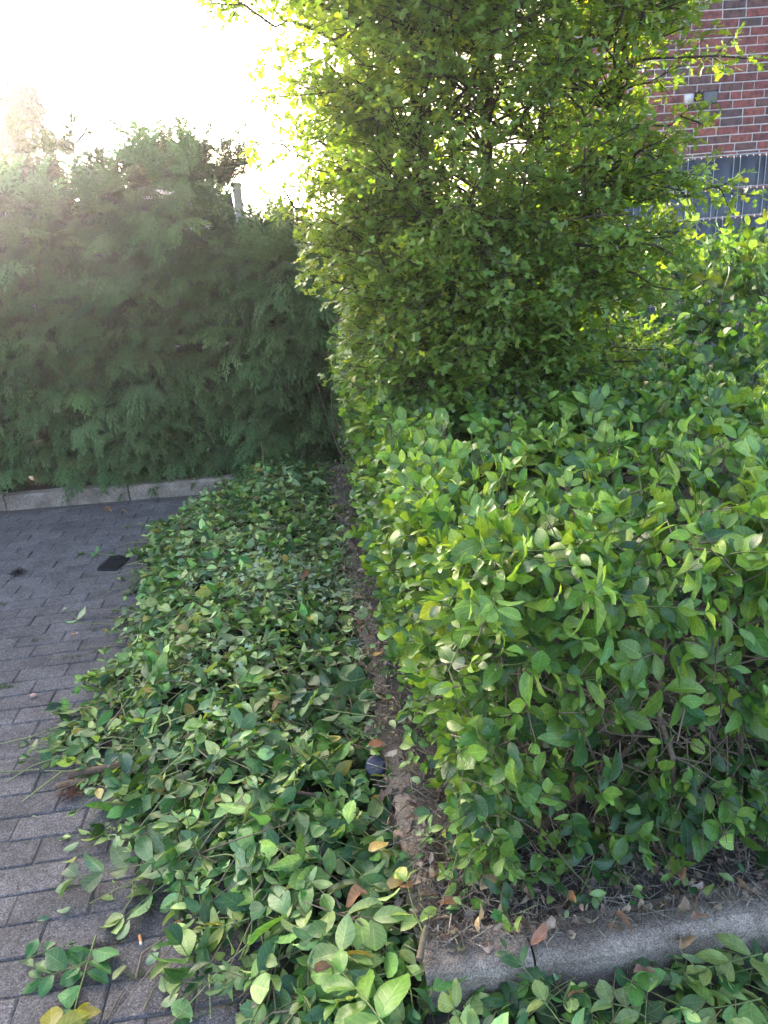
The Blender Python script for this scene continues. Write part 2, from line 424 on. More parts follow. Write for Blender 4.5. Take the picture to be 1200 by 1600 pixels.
# ---- kerb stones
def kerb_stone(L, W, H, ch, seed, flip=False):
    """one block along +x, outer face at y=0, chamfered outer top edge"""
    r = random.Random(seed); n = max(6, int(L / .07))
    prof = [(0, -.12), (0, H - ch), (ch * .3, H - ch * .32), (ch, H), (W - .008, H), (W, H - .008), (W, -.12)]
    if flip: prof = [(-p[0], p[1]) for p in prof]
    V = []; F = []
    for i in range(n + 1):
        e = .004 if i in (0, n) else 0
        x = i / n * L
        for k, (y, z) in enumerate(prof):
            chip = r.uniform(-.0022, .0022) + (-.006 if r.random() < .06 else 0) * (k in (1, 2, 3))
            V.append((x, y + (chip + e * .6) * (1 if not flip else -1) * (1 if k < 4 else -1), z + (chip * .6 - e * .6 if 0 < k < 6 else 0)))
    m = len(prof)
    for i in range(n):
        for k in range(m - 1):
            A, B, C, D = i * m + k, i * m + k + 1, (i + 1) * m + k + 1, (i + 1) * m + k
            F += [(A, D, C), (A, C, B)]
    for i0, rev in ((0, False), (n * m, True)):
        for k in range(1, m - 1):
            t = (i0, i0 + k, i0 + k + 1); F.append(t if not rev else t[::-1])
    F = np.array(F)
    if flip: F = F[:, ::-1]
    return np.array(V), F
kerb = tag(empty('kerb', bed(0, 0)), kind='structure')
KH, KW = .104, .10
def place_stone(parent, org, P0, yaw, L, W, H, ch, seed, flip=False):
    V, F = kerb_stone(L, W, H, ch, seed, flip)
    o = build('kerb_stone', V, F, M_kerb, parent, smooth=False)
    o.location = Vector(P0) - Vector(org); o.rotation_euler = (random.gauss(0, R(.5)), random.gauss(0, R(.3)), yaw)
    return o
a = 0.0
for k, L in enumerate([.235, .75, .75, .75]):                   # front, facing the camera; the corner block is short
    place_stone(kerb, bed(0, 0), bed(a + .002, 0, random.uniform(-.004, .004)), BY + random.gauss(0, R(.4)), L - .006, KW, KH, .022, 40 + k); a += L
b = KW + .004
for k, L in enumerate([.5, .5, .5, .5, .5, .5, .5, .5]):         # side, running away
    place_stone(kerb, bed(0, 0), bed(0, b, random.uniform(-.012, .004) - .02), BY + R(90) + random.gauss(0, R(.8)), L - .006, .07, KH - .015, .012, 60 + k, flip=True); b += L
kerb2 = tag(empty('kerb', (-1.8, BACK_Y, 0)), kind='structure')
x = -5.2
k = 0
while x < .1:
    L = .86 if x + .86 < .3 else .4
    place_stone(kerb2, (-1.8, BACK_Y, 0), (x, back_y(x) + random.uniform(-.006, .006), random.uniform(-.01, .006)), BACK_YAW + random.gauss(0, R(.35)), L - .012, .09, .105, .014, 80 + k); x += L; k += 1

# ---- soil of the planting bed and of the strip behind the back kerb
def soil_sheet(name, pts_fn, na, nb, hfun, tint):
    V = []; 
    for i in range(na + 1):
        for q in range(nb + 1):
            P = pts_fn(i / na, q / nb); V.append((P[0], P[1], hfun(P[0], P[1])))
    F = []
    for i in range(na):
        for q in range(nb):
            A = i * (nb + 1) + q; F += [(A, A + nb + 1, A + nb + 2), (A, A + nb + 2, A + 1)]
    t = Tris(); t.add(V, F, tint); o = t.link(name, M_soil)
    return tag(o, kind='structure')
def soil_h(x, y):
    a, b = tobed(x, y)
    return float(.085 + .018 * vnoise(np.array([x * 6, y * 6, 0])) + .05 * min(1, max(0, (min(a, b) - .12) / .4)))
soil_sheet('soil', lambda s, t: bed(.065 + s * 4.4, .06 + t * 5.2), 70, 90, soil_h, (.095, .086, .075))
soil_sheet('soil', lambda s, t: np.array([-5.2 + s * 5.1, back_y(-5.2 + s * 5.1) + .085 + t * 1.6, 0]), 40, 12, lambda x, y: .09 + .012 * float(vnoise(np.array([x * 7, y * 7, 0]))), (.05, .04, .032))

# ------------------------------------------------------------------ leaf templates: axis +y (0..1), width x, upper side +z
def leaf_tpl(wid=.5, fold=.25, curl=.25, wave=.03, twist=0.0, tip=.0, cols=1, seed=0, st=(0, .1, .28, .5, .72, .9, 1.0), peak=.52):
    r = random.Random(seed); V = []; U = []; F = []
    rows = []
    for y in st:
        s = math.sin(math.pi * min(1, y / (2 * peak)) if y < peak else math.pi * (.5 + .5 * (y - peak) / (1 - peak)))
        hw = .5 * wid * (max(0, s) ** .75)
        if y == 0: hw = .018
        zc = -curl * y * y + .05 * y
        cs = []
        if y in (1.0,):
            cs = [0.0]
        else:
            cs = [-1 + 2 * i / (2 * cols) for i in range(2 * cols + 1)]
        row = []
        for c in cs:
            z = zc + fold * hw * abs(c) + wave * math.sin(y * 9 + c * 2 + seed) * abs(c) + twist * c * y * .2
            x = c * hw * (1 - .08 * fold) + (tip * y * y)
            yy = y - (.03 * abs(c))
            V.append((x, yy + r.uniform(-.008, .008) * (abs(c) > .5), z)); U.append((c, y)); row.append(len(V) - 1)
        rows.append(row)
    for A, B in zip(rows[:-1], rows[1:]):
        if len(B) == 1:
            for i in range(len(A) - 1): F.append((A[i], A[i + 1], B[0]))
        else:
            for i in range(len(A) - 1): F += [(A[i], A[i + 1], B[i + 1]), (A[i], B[i + 1], B[i])]
    return np.array(V), np.array(F), np.array(U)
LEAF = [leaf_tpl(0.56, .30, .22, .020, seed=1), leaf_tpl(0.66, .18, .32, .03, .6, .03, seed=2), leaf_tpl(0.50, .45, .12, .015, -.5, seed=3),
        leaf_tpl(0.61, .10, .42, .035, .3, -.04, seed=4), leaf_tpl(0.54, .55, .30, .03, -.8, .03, seed=5), leaf_tpl(0.70, .22, .06, .035, .4, seed=6, peak=.56), leaf_tpl(.60, .25, .25, .03, .4, seed=11, st=(0, .1, .28, .5, .63)), leaf_tpl(.40, .35, .5, .02, -.4, .05, seed=12)]
LEAFN = [leaf_tpl(0.56, .30, .22, .022, seed=1, cols=2), leaf_tpl(0.66, .18, .32, .03, .6, .03, seed=2, cols=2), leaf_tpl(0.50, .45, .12, .02, -.5, seed=3, cols=2),
         leaf_tpl(0.61, .10, .42, .035, .3, -.04, seed=4, cols=2), leaf_tpl(0.54, .55, .30, .03, -.8, .03, seed=5, cols=2), leaf_tpl(0.70, .22, .06, .035, .4, seed=6, cols=2, peak=.56), leaf_tpl(.60, .25, .25, .03, .4, seed=11, st=(0, .1, .28, .5, .63), cols=2), leaf_tpl(.40, .35, .5, .02, -.4, .05, seed=12, cols=2)]
DRY = [leaf_tpl(.5, 1.1, .6, .09, 1.6, .1, seed=7), leaf_tpl(.55, .9, -.5, .10, -1.8, -.1, seed=8), leaf_tpl(.42, 1.5, .3, .08, 2.2, .0, seed=9)]
def haw_tpl(seed):
    r = random.Random(seed)
    # half outline: narrow base, three lobes a side, terminal lobe
    half = [(.04, .20), (.36, .52), (.10, .58), (.27, 1.0)]
    V = [(0, 0, 0), (0, .48, 0), (0, 1.12, 0)]; U = [(0, v[1]) for v in V]
    idx = {}
    for s in (-1, 1):
        for i, (x, y) in enumerate(half):
            z = .16 * abs(x) + r.uniform(-.03, .03); V.append((s * x, y + r.uniform(-.03, .03), z)); U.append((s * min(1, x / .35), y)); idx[s, i] = len(V) - 1
    F = []
    for s in (-1, 1):
        h = [idx[s, i] for i in range(4)]
        F += [(0, h[0], 1), (h[0], h[1], 1), (h[1], h[2], 1), (1, h[2], 2), (h[2], h[3], 2)]
    V = np.array(V); V[:, 2] += -.18 * V[:, 1] ** 2
    F = np.array(F)
    # upper side = +z
    a, b, c = V[F[:, 0]], V[F[:, 1]], V[F[:, 2]]
    n = np.cross(b - a, c - a)[:, 2]; F[n < 0] = F[n < 0][:, ::-1]
    return V, F, np.array(U)
HAW = [haw_tpl(k) for k in range(3)]
def spray_tpl(seed, n=11, droop=.35, w=.34):
    """flat fan of cypress foliage: axis with side branchlets, each with small lobes"""
    r = random.Random(seed); V = []; F = []; U = []
    def sliver(p, q, wd, z0, z1):
        p = np.array(p); q = np.array(q); d = q - p; nrm = np.array([-d[1], d[0]]) / (np.linalg.norm(d) + 1e-9); b = len(V)
        for (pt, zz) in ((p + nrm * wd, z0), (q, z1), (p - nrm * wd, z0)):
            V.append((pt[0], pt[1], zz)); U.append((0, pt[1]))
        F.append((b, b + 1, b + 2))
    def zf(x, y): return -droop * y * y - .55 * droop * x * x * 2 + .10 * y
    sliver((0, 0), (0, 1), .026, zf(0, 0), zf(0, 1))
    for i in range(n):
        y = .10 + .82 * i / (n - 1); s = -1 if i % 2 else 1
        L = w * (1.05 - .75 * y) * r.uniform(.8, 1.2) + .06
        ang = R(r.uniform(38, 55)); dx, dy = s * math.sin(ang), math.cos(ang)
        e = (dx * L, y + dy * L)
        sliver((0, y), e, .036, zf(0, y), zf(*e) - r.uniform(0, .05))
        ns = 4 if L > .2 else 2
        for k in range(ns):
            t = .25 + .65 * k / ns; p = (dx * L * t, y + dy * L * t); s2 = -1 if k % 2 else 1
            a2 = math.atan2(dx, dy) + s2 * R(42); l2 = L * (.50 - .26 * t) + .03
            q = (p[0] + math.sin(a2) * l2, p[1] + math.cos(a2) * l2)
            sliver(p, q, .038, zf(*p), zf(*q) - r.uniform(0, .03))
    V = np.array(V); F = np.array(F)
    a, b, c = V[F[:, 0]], V[F[:, 1]], V[F[:, 2]]
    nn = np.cross(b - a, c - a)[:, 2]; F[nn < 0] = F[nn < 0][:, ::-1]
    return V, F, np.array(U)
SPRAY = [spray_tpl(k, 11, .40 + .14 * (k % 4)) for k in range(6)]

class Leaves:
    """a population of leaves: template number, matrix, tint; later split into single pieces and one mass"""
    def __init__(s, tpls): s.tpls = tpls; s.k = []; s.M = []; s.t = []
    def add(s, pos, axis, normal, size, tint, k=None, wide=None):
        pos = np.atleast_2d(pos); n = len(pos)
        A = frames(np.broadcast_to(axis, (n, 3)), np.broadcast_to(normal, (n, 3)))
        size = np.broadcast_to(np.asarray(size, float), (n,))
        A = A * size[:, None, None]
        if wide is not None: A[:, :, 0] *= np.broadcast_to(wide, (n,))[:, None]
        s.M.append(np.concatenate([A, pos[:, :, None]], 2)); s.t.append(np.broadcast_to(tint, (n, 3)))
        s.k.append(rng.integers(0, len(s.tpls), n) if k is None else np.broadcast_to(k, (n,)))
    def arrays(s): return np.concatenate(s.k), np.concatenate(s.M), np.concatenate(s.t)
ZB = np.full((200, 150), 1e9)
def splat(L):
    k, M, t = L.arrays()
    C = M[:, :, 3] + M[:, :, 1] * .5
    x, y, z = project(C)
    ix, iy = (x / 8).astype(int), (y / 8).astype(int)
    ok = (z > .2) & (ix >= 0) & (ix < 150) & (iy >= 0) & (iy < 200)
    np.minimum.at(ZB, (iy[ok], ix[ok]), z[ok])
    return ok, ix, iy, z, np.linalg.norm(M[:, :, 1], axis=1)
def emit(L, root, org, mat, mat1, name, mass, n_single, tpls_near=None):
    """n_single largest visible leaves become pieces of their own, the rest one mass"""
    k, M, t = L.arrays(); org = np.asarray(org, float)
    ok, ix, iy, z, size = splat(L)
    score = np.zeros(len(k))
    v = np.where(ok)[0]
    front = z[v] <= ZB[iy[v], ix[v]] + .02
    score[v[front]] = size[v[front]] / z[v[front]]
    order = np.argsort(-score)[:n_single]; order = order[score[order] > 0]
    single = np.zeros(len(k), bool); single[order] = True
    tp = tpls_near or L.tpls
    meshes = {}
    for i in order:
        kk = int(k[i])
        if kk not in meshes:
            V, F, U = tp[kk]; o = build(name, V, F, mat1, luv=U); meshes[kk] = o.data; bpy.data.objects.remove(o)
        o = obj_from(name, meshes[kk], root)
        A = M[i]; P = A[:, 3] - org
        o.matrix_basis = Matrix([[A[r, 0], A[r, 1], A[r, 2], P[r]] for r in range(3)] + [[0, 0, 0, 1]])
        o.color = (*[float(c) for c in t[i]], 1)
    T = Tris()
    for kk in range(len(L.tpls)):
        s = (k == kk) & ~single
        if s.any(): T.inst(L.tpls[kk], M[s], t[s])
    return tag(T.link(mass, mat, root, org=org), kind='stuff')
def tints(n, base, var=.18, hue=.10, yellow=0.0, pale=0.0):
    b = np.asarray(base, float)
    t = b * np.exp(rng.normal(0, var, (n, 1))) * (1 + rng.normal(0, hue, (n, 3)) * np.array([1, .4, .6]))
    if yellow:
        s = rng.random(n) < yellow; t[s] = t[s] * np.array([2.1, 1.55, 1.0])
    if pale:
        s = rng.random(n) < pale; t[s] = t[s] * np.array([1.6, 1.45, 1.5])
    return np.clip(t, .004, .7)

def sprig(L, stems, base, d, length, npair, size, tint, up=(0, 0, 1), spread=55, flip=0.0, bend=.15, stem_t=(.10, .14, .04), r0=.0018, njit=.35, tipn=True, ntilt=0.0):
    """a shoot with opposite leaves: points along a gently bent stem"""
    d = unit(d); up = np.asarray(up, float)
    side = unit(np.cross(d, up)); upo = np.cross(side, d)
    b = rng.normal(0, bend, 2)
    n = 4; s = np.linspace(0, 1, n)
    pts = np.asarray(base) + d * (s * length)[:, None] + (side * b[0] + upo * b[1] * .6) * (s ** 2 * length)[:, None]
    if stems is not None: stems.tube(pts, r0, r0 * .5, 4, stem_t)
    q = np.repeat(np.arange(npair), 2); sg = np.tile([-1.0, 1.0], npair)
    kp = rng.random(len(q)) > .10; q, sg = q[kp], sg[kp]
    tt = np.linspace(.18, .97, npair)[q]
    g = (rng.uniform(-.5, .5, npair) + (np.arange(npair) % 2) * .9 * rng.random(npair))[q] * .6
    spr = np.radians(spread * (1.15 - .45 * tt) + rng.normal(0, 10, len(q)))
    P = np.stack([np.interp(tt, s, pts[:, c]) for c in range(3)], 1)
    lat = (side * np.cos(g)[:, None] + upo * np.sin(g)[:, None] * .5) * sg[:, None]
    ax = jitter(d * np.cos(spr)[:, None] + lat * np.sin(spr)[:, None], .16)
    sz = size * rng.uniform(.72, 1.15, len(q)) * (.75 + .5 * np.sin(np.pi * np.minimum(1, .25 + tt * .7)))
    if tipn:
        P = np.vstack([P, pts[-1:]]); ax = np.vstack([ax, jitter(d, .2)[None]]); sz = np.append(sz, size * rng.uniform(.5, .9))
    nm = jitter(np.tile(upo + d * ntilt, (len(P), 1)), njit)
    nm[rng.random(len(P)) < flip] *= -1
    kk = np.where(rng.random(len(P)) < .09, 6, rng.integers(0, 8, len(P))); kk[(kk == 6) & (rng.random(len(P)) < .4)] = 0
    L.add(P + ax * .004, ax, nm, sz, tint(len(P)) if callable(tint) else tint, k=kk, wide=rng.uniform(.82, 1.18, len(P)))
def tint1(base, **kw): return lambda n: tints(n, base, **kw)

# ================================================================== CONIFER HEDGE
def con_top(X):
    X = np.asarray(X, float)
    pts = [(-5.5, 2.30), (-3.2, 2.30), (-2.7, 2.24), (-2.35, 2.12), (-2.1, 2.02), (-1.85, 1.98), (-1.6, 2.08), (-1.35, 2.20), (-1.05, 2.22), (-.96, 1.95), (-.88, 1.70), (-.5, 1.66), (-.1, 1.5)]
    return np.interp(X, [p[0] for p in pts], [p[1] for p in pts])
def con_front(X, h):
    p = np.stack([X * 2.1, h * 2.0, X * 0 + 3], -1)
    q = np.stack([X * 5.5, h * 4.6, X * 0 + 1], -1)
    y = 5.03 - .09 * vnoise(p, 1) - .055 * vnoise(q, 4) + .10 * np.clip((h - 1.6) / .6, 0, 1) ** 2
    return y + .25 * np.clip((X + .52) / .35, 0, 1.4) ** 1.5 - .04 * np.clip(1 - h / .6, 0, 1)
hed = tag(empty('conifer_hedge', (-2.2, 5.2, .09)), 'tall feathery green conifer hedge behind the far kerb of the paving', 'hedge')
ORG = (-2.2, 5.2, .09)
L = Leaves(SPRAY)
def add_sprays(n, layer, dens_x=(-5.3, -.12), size=(.15, .29), base=(.105, .180, .062)):
    X = rng.uniform(*dens_x, n); hh = .13 + (con_top(X) - .13) * rng.random(n) ** .95
    Y = con_front(X, hh) + layer + rng.normal(0, .02, n)
    P = np.stack([X, Y, hh], 1)
    out = np.stack([rng.normal(0, .55, n), np.full(n, -1.0), rng.normal(.10, .30, n)], 1)
    up_ = np.clip((hh - con_top(X) + .25) / .25, 0, 1)[:, None]
    ax = unit(out * (1 - .8 * up_) + np.array([0, 0, 1.1]) * up_)
    nm = unit(np.stack([rng.normal(0, .30, n), rng.normal(-.55, .22, n), np.full(n, 1.0)], 1))
    nm = np.where(up_ > .5, unit(rng.normal(0, 1, (n, 3)) + np.array([0, -1., .3])), nm)
    t = tints(n, base, .20, .07); t *= (1 + .25 * vnoise(P * 1.7, 7))[:, None]
    L.add(P - ax * .06, ax, nm, rng.uniform(*size, n), t)
def add_clumps(nx_, nh_, per, layer, base):
    for i in range(nx_):
        for q in range(nh_):
            X = -5.2 + 5.05 * (i + .5 * (q % 2) + rng.uniform(.0, .8)) / nx_; tp = float(con_top(X))
            hh = .16 + (tp - .12) * (q + rng.uniform(0, .9)) / nh_
            Y = float(con_front(np.array(X), np.array(hh))) + layer + rng.normal(0, .035)
            out = unit(np.array([rng.normal(0, .40), -1.0, rng.normal(.05, .22)])); nrm = unit(np.array([rng.normal(0, .25), -.55 + rng.normal(0, .15), 1.0]))
            side = unit(np.cross(out, nrm)); upf = max(0, min(1, (hh - tp + .22) / .22))
            if upf > .3: out = unit(out * (1 - .7 * upf) + np.array([0, 0, .9]) * upf); nrm = jitter((0, -1, .4), .4); side = unit(np.cross(out, nrm))
            m = per + int(rng.integers(-1, 2)); th = np.linspace(-1.05, 1.05, m) + rng.normal(0, .12, m)
            ax = out * np.cos(th)[:, None] + side * np.sin(th)[:, None] - np.array([0, 0, .22]) * np.abs(np.sin(th))[:, None]
            ln = rng.uniform(.15, .23) * (1.1 - .35 * np.abs(th))
            p = np.array([X, Y, hh]) - out * .09 + ax * .035
            L.add(p, ax, np.tile(nrm, (m, 1)) + rng.normal(0, .12, (m, 3)), ln, np.clip(tints(1, base, .22, .06) * np.exp(rng.normal(0, .08, (m, 1))), .01, .5))
add_clumps(36, 17, 6, -.03, (.080, .152, .054)); add_clumps(30, 14, 5, .07, (.058, .098, .036))  # outer sprays lighter, inner layers darker: occlusion put into the tint
add_sprays(1500, .12, base=(.06, .10, .04)); add_sprays(1300, .22, base=(.05, .085, .035)); add_sprays(1000, .33, base=(.05, .085, .035))
tr = []
wood = Tris()
# leader shoots standing out of the top
def leader(p0, p1, n, size, spread=.8, base=(.060, .088, .032)):
    p0, p1 = np.asarray(p0, float), np.asarray(p1, float)
    s = np.linspace(0, 1, 7); mid = rng.normal(0, .03, 3)
    pts = p0 + (p1 - p0) * s[:, None] + mid * np.sin(s * np.pi)[:, None]
    wood.tube(pts, .009, .0025, 5, (.09, .065, .045))
    for _ in range(n):
        t = rng.random() ** .8; p = np.array([np.interp(t, s, pts[:, c]) for c in range(3)])
        d = unit(p1 - p0); a = rng.uniform(0, 6.28)
        lat = np.array([math.cos(a), math.sin(a) * .7, 0])
        ax = unit(lat * spread + d * rng.uniform(.5, 1.0))
        L.add(p, ax, jitter((0, -.6, .8), .5), size * (1.15 - .6 * t) * rng.uniform(.7, 1.2), tints(1, base, .2)[0])
for (x0, y0, x1, y1, n, sz, Y) in [(112, 285, 108, 178, 34, .15, 5.30), (118, 225, 150, 168, 9, .12, 5.28), (190, 300, 178, 205, 20, .13, 5.3), (200, 300, 150, 200, 16, .13, 5.32), (60, 290, 70, 215, 26, .16, 5.3), (20, 300, 25, 190, 30, .17, 5.3),
                               (262, 290, 256, 213, 20, .13, 5.28), (300, 290, 298, 220, 40, .17, 5.3), (335, 300, 345, 215, 46, .18, 5.3), (355, 290, 378, 195, 26, .14, 5.28), (350, 320, 385, 255, 12, .10, 5.25), (320, 300, 318, 228, 36, .17, 5.32)]:
    leader(atY(x0, y0, Y), atY(x1, y1, Y), n, sz)
for k in range(34):
    X = rng.uniform(-3.6, -.95); z = float(con_top(X)); Yt = rng.uniform(5.2, 5.4)
    leader((X, Yt, z - .2), (X + rng.normal(0, .06), Yt, z + rng.uniform(.02, .22) * (1.3 if X < -2.2 else .8)), int(rng.integers(7, 16)), rng.uniform(.08, .13))
trunks = []
for k in range(9):
    X = -4.9 + k * .52 + rng.normal(0, .05); t = Tris()
    top = float(con_top(X)) - .25
    t.tube([(X, 5.27, .03), (X + .02, 5.26, .5), (X - .01, 5.28, 1.2), (X + .01, 5.27, top)], .042, .012, 8, (.085, .062, .048))
    t.link('trunk', M_wood, hed, org=ORG)
    for q in range(10):
        hh = rng.uniform(.25, top); a = rng.uniform(-2.6, -.5)
        wood.tube([(X, 5.27, hh), (X + math.cos(a) * .15, 5.27 + math.sin(a) * .1, hh + .04), (X + math.cos(a) * .26, 5.27 + math.sin(a) * .22, hh + .03)], .009, .004, 4, (.09, .066, .05))
tag(wood.link('branches', M_wood, hed, org=ORG), kind='stuff')
CON = (L, hed, ORG)

# ================================================================== HAWTHORN
hroot = np.array([.56, 3.35, .10])
haw = tag(empty('hawthorn_tree', hroot), 'tall bushy hawthorn with small lobed leaves rising out of the planting bed', 'tree')
HL = Leaves(HAW)
twig = Tris()
def crown_r(az, h):
    """reach of the crown from its axis"""
    c, s = math.cos(az), math.sin(az)
    rx = float(np.interp(h, [.6, 1.2, 1.5, 1.72, 1.84, 1.95, 2.05, 2.16, 2.4, 3.2], [.80, .82, .84, .84, .74, .62, .66, .74, .64, .62])) if c > 0 else .90; ry = .80
    f = np.interp(h, [.55, .85, 1.15, 1.5, 2.0, 2.5, 2.9, 3.25], [.55, .82, .90, .93, 1.0, 1.06, .95, .5])
    return f * (1 / math.sqrt((c / rx) ** 2 + (s / ry) ** 2)) * (1 + .10 * float(vnoise(np.array([c * 2.2, s * 2.2, h * 2.6]), 3)))
stems_pts = []
for k, (dx, dy, top, r0) in enumerate([(-.30, -.10, 3.0, .030), (.05, -.16, 3.1, .034), (.34, .10, 3.0, .028), (-.06, .28, 3.0, .026), (.52, -.18, 2.6, .020), (-.52, .06, 2.6, .020)]):
    s = np.linspace(0, 1, 9)
    pts = hroot + np.array([0.03 * k - .06, .02 * (k % 3), -.05]) + np.stack([dx * s ** .8 + .03 * np.sin(s * 7 + k), dy * s ** .8 + .03 * np.cos(s * 6 + k), s * (top - .05)], 1)
    t = Tris(); t.tube(pts, r0, .008, 8, (.070, .056, .047)); t.link('trunk', M_wood, haw, org=hroot)
    stems_pts.append(pts)
axis0 = hroot[:2] + np.array([.03, .02])
def haw_rosettes(P, D, n_each, size, base):
    m = len(P)
    for _ in range(n_each):
        ax = unit(D * rng.uniform(.2, 1.0, (m, 1)) + rng.normal(0, .75, (m, 3)) * np.array([1, 1, .6]))
        nm = unit(np.array([0, -.15, 1.0]) + rng.normal(0, .45, (m, 3)))
        t = tints(m, base, .16, .08, yellow=.04)
        HL.add(P + ax * .006, ax, nm, rng.uniform(.65, 1.2, m) * size, t)
def haw_branch(p0, p1, r0, droop=.06, dens=1.0, own=False, base=(.145, .245, .050), start=.36):
    p0, p1 = np.asarray(p0, float), np.asarray(p1, float); Ln = np.linalg.norm(p1 - p0)
    s = np.linspace(0, 1, 7); w_ = rng.normal(0, .035, (7, 3)) * np.sin(s * np.pi)[:, None]
    pts = p0 + (p1 - p0) * s[:, None] + w_; pts[:, 2] += droop * np.sin(s * np.pi) - droop * .3 * s ** 2
    if own:
        T_ = Tris(); T_.tube(pts, r0 * 1.2, .0026, 6, (.075, .058, .046)); T_.link('branch', M_wood, haw, org=hroot)
    else: twig.tube(pts, r0, .0022, 5, (.075, .058, .046))
    d = unit(p1 - p0); side = unit(np.cross(d, (0, 0, 1.0)))
    PP, DD = [], []
    n = max(3, int(Ln * (1 - start) / .042 * dens))
    for q in range(n):
        t = start + (1 - start) * (q + rng.random()) / n
        p = np.array([np.interp(t, s, pts[:, c]) for c in range(3)])
        sg = -1 if q % 2 else 1
        dd = unit(d * rng.uniform(.4, .9) + side * sg * rng.uniform(.4, 1.0) + np.array([0, 0, rng.uniform(-.75, .85)]))
        l = rng.uniform(.07, .22) * (1.2 - .5 * t)
        tp = np.stack([p, p + dd * l * .5 + rng.normal(0, .006, 3), p + dd * l + np.array([0, 0, -.01])])
        twig.tube(tp[[0, 2]], .0022, .0010, 3, (.08, .062, .045), cap=False)
        m = max(2, int(l / .029))
        tt = np.linspace(.2, 1, m)[:, None]
        PP.append(tp[0] + (tp[2] - tp[0]) * tt); DD.append(np.broadcast_to(dd, (m, 3)))
    PP.append(p1[None]); DD.append(d[None])
    haw_rosettes(np.concatenate(PP), np.concatenate(DD), 3, .039, base)
for k in range(425):
    h = rng.uniform(.62, 3.2) if k % 3 else rng.uniform(1.5, 3.1); az = rng.uniform(0, 2 * np.pi)
    if k % 4 == 0: az = rng.uniform(2.4, 4.4); h = rng.uniform(1.0, 3.0)
    if math.sin(az) > .3 and rng.random() < .35: az = -az
    rr = crown_r(az, h) * rng.uniform(.72, 1.03)
    st_ = stems_pts[rng.integers(0, len(stems_pts))]
    hz = max(.35, h - rng.uniform(.0, .65))
    i = np.argmin(abs(st_[:, 2] - hz)); p0 = st_[i]
    p1 = np.array([axis0[0] + math.cos(az) * rr, axis0[1] + math.sin(az) * rr, h])
    if np.linalg.norm(p1 - p0) < .2: continue
    haw_branch(p0, p1, .006, own=k < 60)
for k in range(70):                                                # low boughs hanging towards the hedge top
    az = rng.uniform(-2.7, -.5); h = rng.uniform(.72, 1.35); rr = crown_r(az, max(h, 1.0)) * rng.uniform(.45, 1.0)
    st_ = stems_pts[rng.integers(0, len(stems_pts))]; p0 = st_[np.argmin(abs(st_[:, 2] - h - .25))]
    haw_branch(p0, np.array([axis0[0] + math.cos(az) * rr, axis0[1] + math.sin(az) * rr, h]), .005, start=.2)
for k in range(44):                                                # fuller side towards the conifer hedge
    az = rng.uniform(2.6, 3.7); h = rng.uniform(1.15, 2.85); rr = crown_r(az, h) * rng.uniform(.75, 1.0)
    st_ = stems_pts[int(rng.choice([0, 3, 5]))]; p0 = st_[np.argmin(abs(st_[:, 2] - h + .2))]
    haw_branch(p0, np.array([axis0[0] + math.cos(az) * rr, axis0[1] + math.sin(az) * rr, h]), .005, start=.15, dens=1.15)
# boughs that stand out of the outline: into the sky at top left, over the brick wall at right
for (x0, y0, Y0, x1, y1, Y1) in [(520, 60, 3.2, 335, 2, 3.05), (560, 20, 3.2, 300, -30, 3.1), (520, 235, 3.3, 400, 225, 3.15), (900, 160, 3.2, 1165, 88, 3.0), (900, 205, 3.2, 1095, 190, 3.0), (900, 260, 3.1, 1145, 300, 2.95),
                                 (900, 110, 3.2, 1070, 40, 3.1), (880, 330, 3.1, 1110, 290, 2.95), (880, 380, 3.0, 1060, 400, 2.9), (480, 330, 3.4, 440, 300, 3.2), (900, 40, 3.2, 1060, 10, 3.1), (880, 280, 3.2, 1040, 240, 3.0), (880, 430, 3.0, 1050, 450, 2.9)]:
    haw_branch(atY(x0, y0, Y0), atY(x1, y1, Y1), .006, droop=.02, dens=1.25, start=.15, own=True)
tag(twig.link('twigs', M_wood, haw, org=hroot), kind='stuff')

# ================================================================== SPINDLE HEDGE (broad glossy leaves)
def top_h(a, b):
    """height of the clipped top over the bed"""
    base = .90 + .04 * vnoise(np.stack([np.asarray(a) * 4, np.asarray(b) * 4, np.asarray(a) * 0], -1), 5)
    return base
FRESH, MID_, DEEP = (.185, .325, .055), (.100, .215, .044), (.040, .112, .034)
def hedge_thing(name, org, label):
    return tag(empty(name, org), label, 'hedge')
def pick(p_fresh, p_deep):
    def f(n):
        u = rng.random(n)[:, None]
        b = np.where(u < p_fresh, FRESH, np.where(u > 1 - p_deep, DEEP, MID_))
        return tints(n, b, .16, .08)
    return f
CUT = (.62, .58, .42)
BARK = (.17, .132, .098)

org1 = bed(.9, .5, .1)
hg = hedge_thing('spindle_hedge', org1, 'clipped evergreen hedge with broad glossy leaves on the near corner of the kerbed bed')
EL = Leaves(LEAF); est = Tris(); ewd = Tris()
A0, A1, B0, B1 = .15, 2.75, .17, 1.75
def env_dist(a, b, h):
    """>0 outside of the clipped, round-shouldered body"""
    ha = top_h(a, b)
    qa = np.maximum(A0 - a, 0); return qa
def shoot(P, nrm, size, npair, tint, length, flip=.05, bare=0.0):
    d = jitter(unit(np.asarray(nrm) + np.array([0, 0, .45])), .38)
    up = unit(np.asarray(nrm) * .9 + np.array([0, 0, .8]))
    if abs(d @ up) > .93: up = np.array([rng.normal(), -.5, .3])
    base = np.asarray(P) - d * length * .75
    sprig(EL, est, base, d, length, npair, size, tint, up=up, spread=62, flip=flip, bend=.18, stem_t=(.13, .17, .05) if rng.random() < .6 else BARK, r0=.0019, njit=.42, ntilt=.5)
